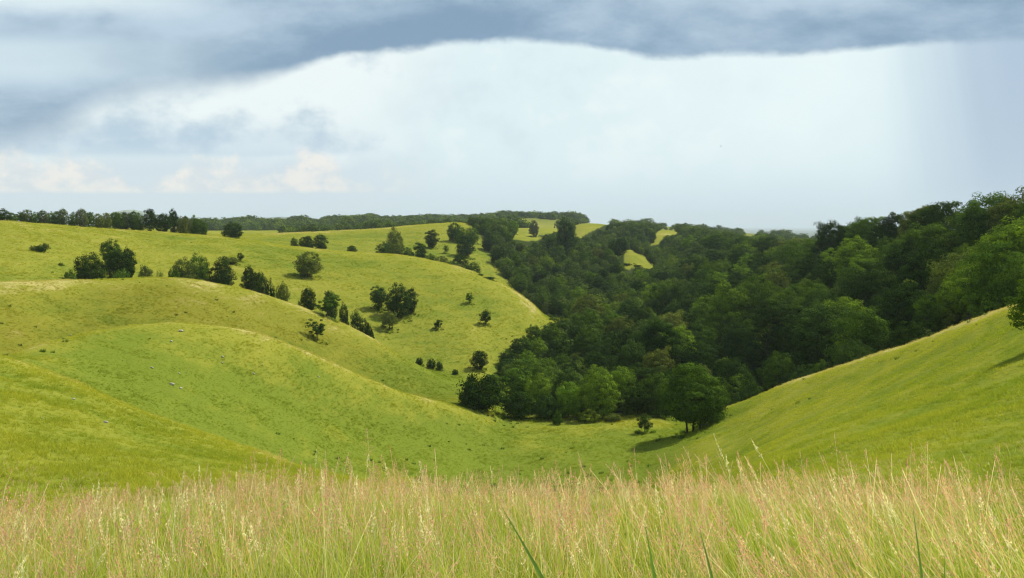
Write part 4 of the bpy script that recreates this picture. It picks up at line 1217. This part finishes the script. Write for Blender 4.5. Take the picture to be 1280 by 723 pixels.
    # rain shaft on the right, hanging in soft streaks
    n_r = t.noise(t.xyz(t.m('ADD', mul(U, 30.0), mul(Vv, 5.0)), mul(Vv, 0.9), 2.0), 1.0, 5, 0.62)
    rain = t.ss(A(1075), A(1262), t.m('ADD', U, dev(n_r, 0.05)))
    c = t.mix(mul(rain, 0.95), c, t.mix(t.ss(E(281), E(70), Vv), (0.43, 0.54, 0.66), (0.40, 0.52, 0.66)))
    # the dark deck: its lower edge as a function of azimuth
    edge = curve([(A(-200), E(195)), (A(0), E(182)), (A(80), E(160)), (A(140), E(128)), (A(240), E(112)), (A(340), E(98)), (A(430), E(72)), (A(520), E(60)), (A(600), E(50)), (A(690), E(50)), (A(760), E(62)),
                  (A(840), E(74)), (A(900), E(66)), (A(960), E(67)), (A(1040), E(64)), (A(1120), E(58)), (A(1200), E(53)), (A(1280), E(48)), (A(1480), E(44))], U, lo, hi)
    n_e = field(1.0, 1.3, 16.0, 7, 0.62, 6.6); n_e2 = field(1.0, 1.6, 5.0, 4, 0.5, 9.9)
    vv = t.m('ADD', t.m('SUBTRACT', Vv, edge), t.m('ADD', dev(n_e, 0.019), dev(n_e2, 0.016)))
    soft = t.m('ADD', 0.012, mul(t.ss(A(420), A(160), U), 0.05))
    dm = t.ss(0.0, 1.0, t.m('DIVIDE', t.m('ADD', vv, mul(soft, 0.5)), soft))
    n_d = field(1.0, 2.1, 7.0, 8, 0.60, 12.2); n_d2 = field(1.0, 2.6, 2.1, 4, 0.5, 4.4)
    dv = t.m('ADD', t.m('ADD', mul(n_d, 0.6), mul(n_d2, 0.55)), mul(t.ss(A(640), A(100), U), 0.03))
    dv = t.m('ADD', dv, mul(t.ss(0.02, 0.09, vv), 0.10))
    dc = t.mix(t.ss(0.48, 0.80, dv), (0.205, 0.322, 0.462), (0.47, 0.60, 0.72))
    # torn brighter windows in its upper left part
    wnd = mul(t.ss(A(340), A(20), t.m('ADD', U, dev(n_d2, 0.3))), t.ss(E(118), E(84), Vv), t.ss(E(40), E(62), t.m('ADD', Vv, dev(n_d, 0.03))))
    wnd2 = mul(t.ss(A(330), A(110), U), t.ss(E(28), E(2), t.m('ADD', Vv, dev(n_d, 0.03))))
    dc = t.mix(mul(wnd, 0.7), dc, (0.64, 0.775, 0.835))
    dc = t.mix(mul(wnd2, 0.8), dc, (0.74, 0.85, 0.885))
    c = t.mix(dm, c, dc)
    # overhead and behind: broken cloud over the clear sky
    n_h = t.noise(tc, 2.6, 6, 0.6); high = t.ss(0.34, 0.75, Vv); back = t.ss(0.95, 1.5, t.m('ABSOLUTE', U))
    opn = t.m('MULTIPLY', t.m('MAXIMUM', high, back), t.ss(0.58, 0.44, n_h))
    bg = t.node('ShaderNodeBackground'); t.put(bg.inputs['Color'], sky.outputs[0]); bg.inputs['Strength'].default_value = 0.10
    cl = t.node('ShaderNodeBackground'); t.put(cl.inputs['Color'], c); cl.inputs['Strength'].default_value = 0.93
    mx = t.node('ShaderNodeMixShader'); t.put(mx.inputs[0], t.m('SUBTRACT', 1.0, t.m('MULTIPLY', opn, 0.9)))
    t.l.new(bg.outputs[0], mx.inputs[1]); t.l.new(cl.outputs[0], mx.inputs[2]); t.l.new(mx.outputs[0], out.inputs['Surface'])
    w.cycles.sampling_method = 'MANUAL'; w.cycles.sample_map_resolution = 512
make_world()

# ----------------------------------------------------------------------------
# camera and render settings
# ----------------------------------------------------------------------------
cam = bpy.data.cameras.new('camera'); cam.sensor_width = 36; cam.lens = 36*F_PX/1280
cam.clip_start = 0.05; cam.clip_end = 80000
co = link('camera', cam); co.location = (0, 0, 0); co.rotation_euler = (math.pi/2 - PITCH, 0, 0)
SC.camera = co
SC.view_settings.view_transform = 'Standard'; SC.view_settings.look = 'None'
SC.view_settings.exposure = 0.2; SC.view_settings.gamma = 1.0; SC.view_settings.use_curve_mapping = False
SC.render.engine = 'CYCLES'
cy_ = SC.cycles
cy_.use_denoising = True; cy_.denoiser = 'OPENIMAGEDENOISE'
try:
    cy_.denoising_input_passes = 'RGB_ALBEDO_NORMAL'; cy_.denoising_prefilter = 'ACCURATE'
except Exception: pass
cy_.max_bounces = 5; cy_.diffuse_bounces = 3; cy_.transmission_bounces = 3; cy_.volume_bounces = 2; cy_.transparent_max_bounces = 4
cy_.use_adaptive_sampling = False; cy_.filter_width = 1.15
SC.render.film_transparent = False
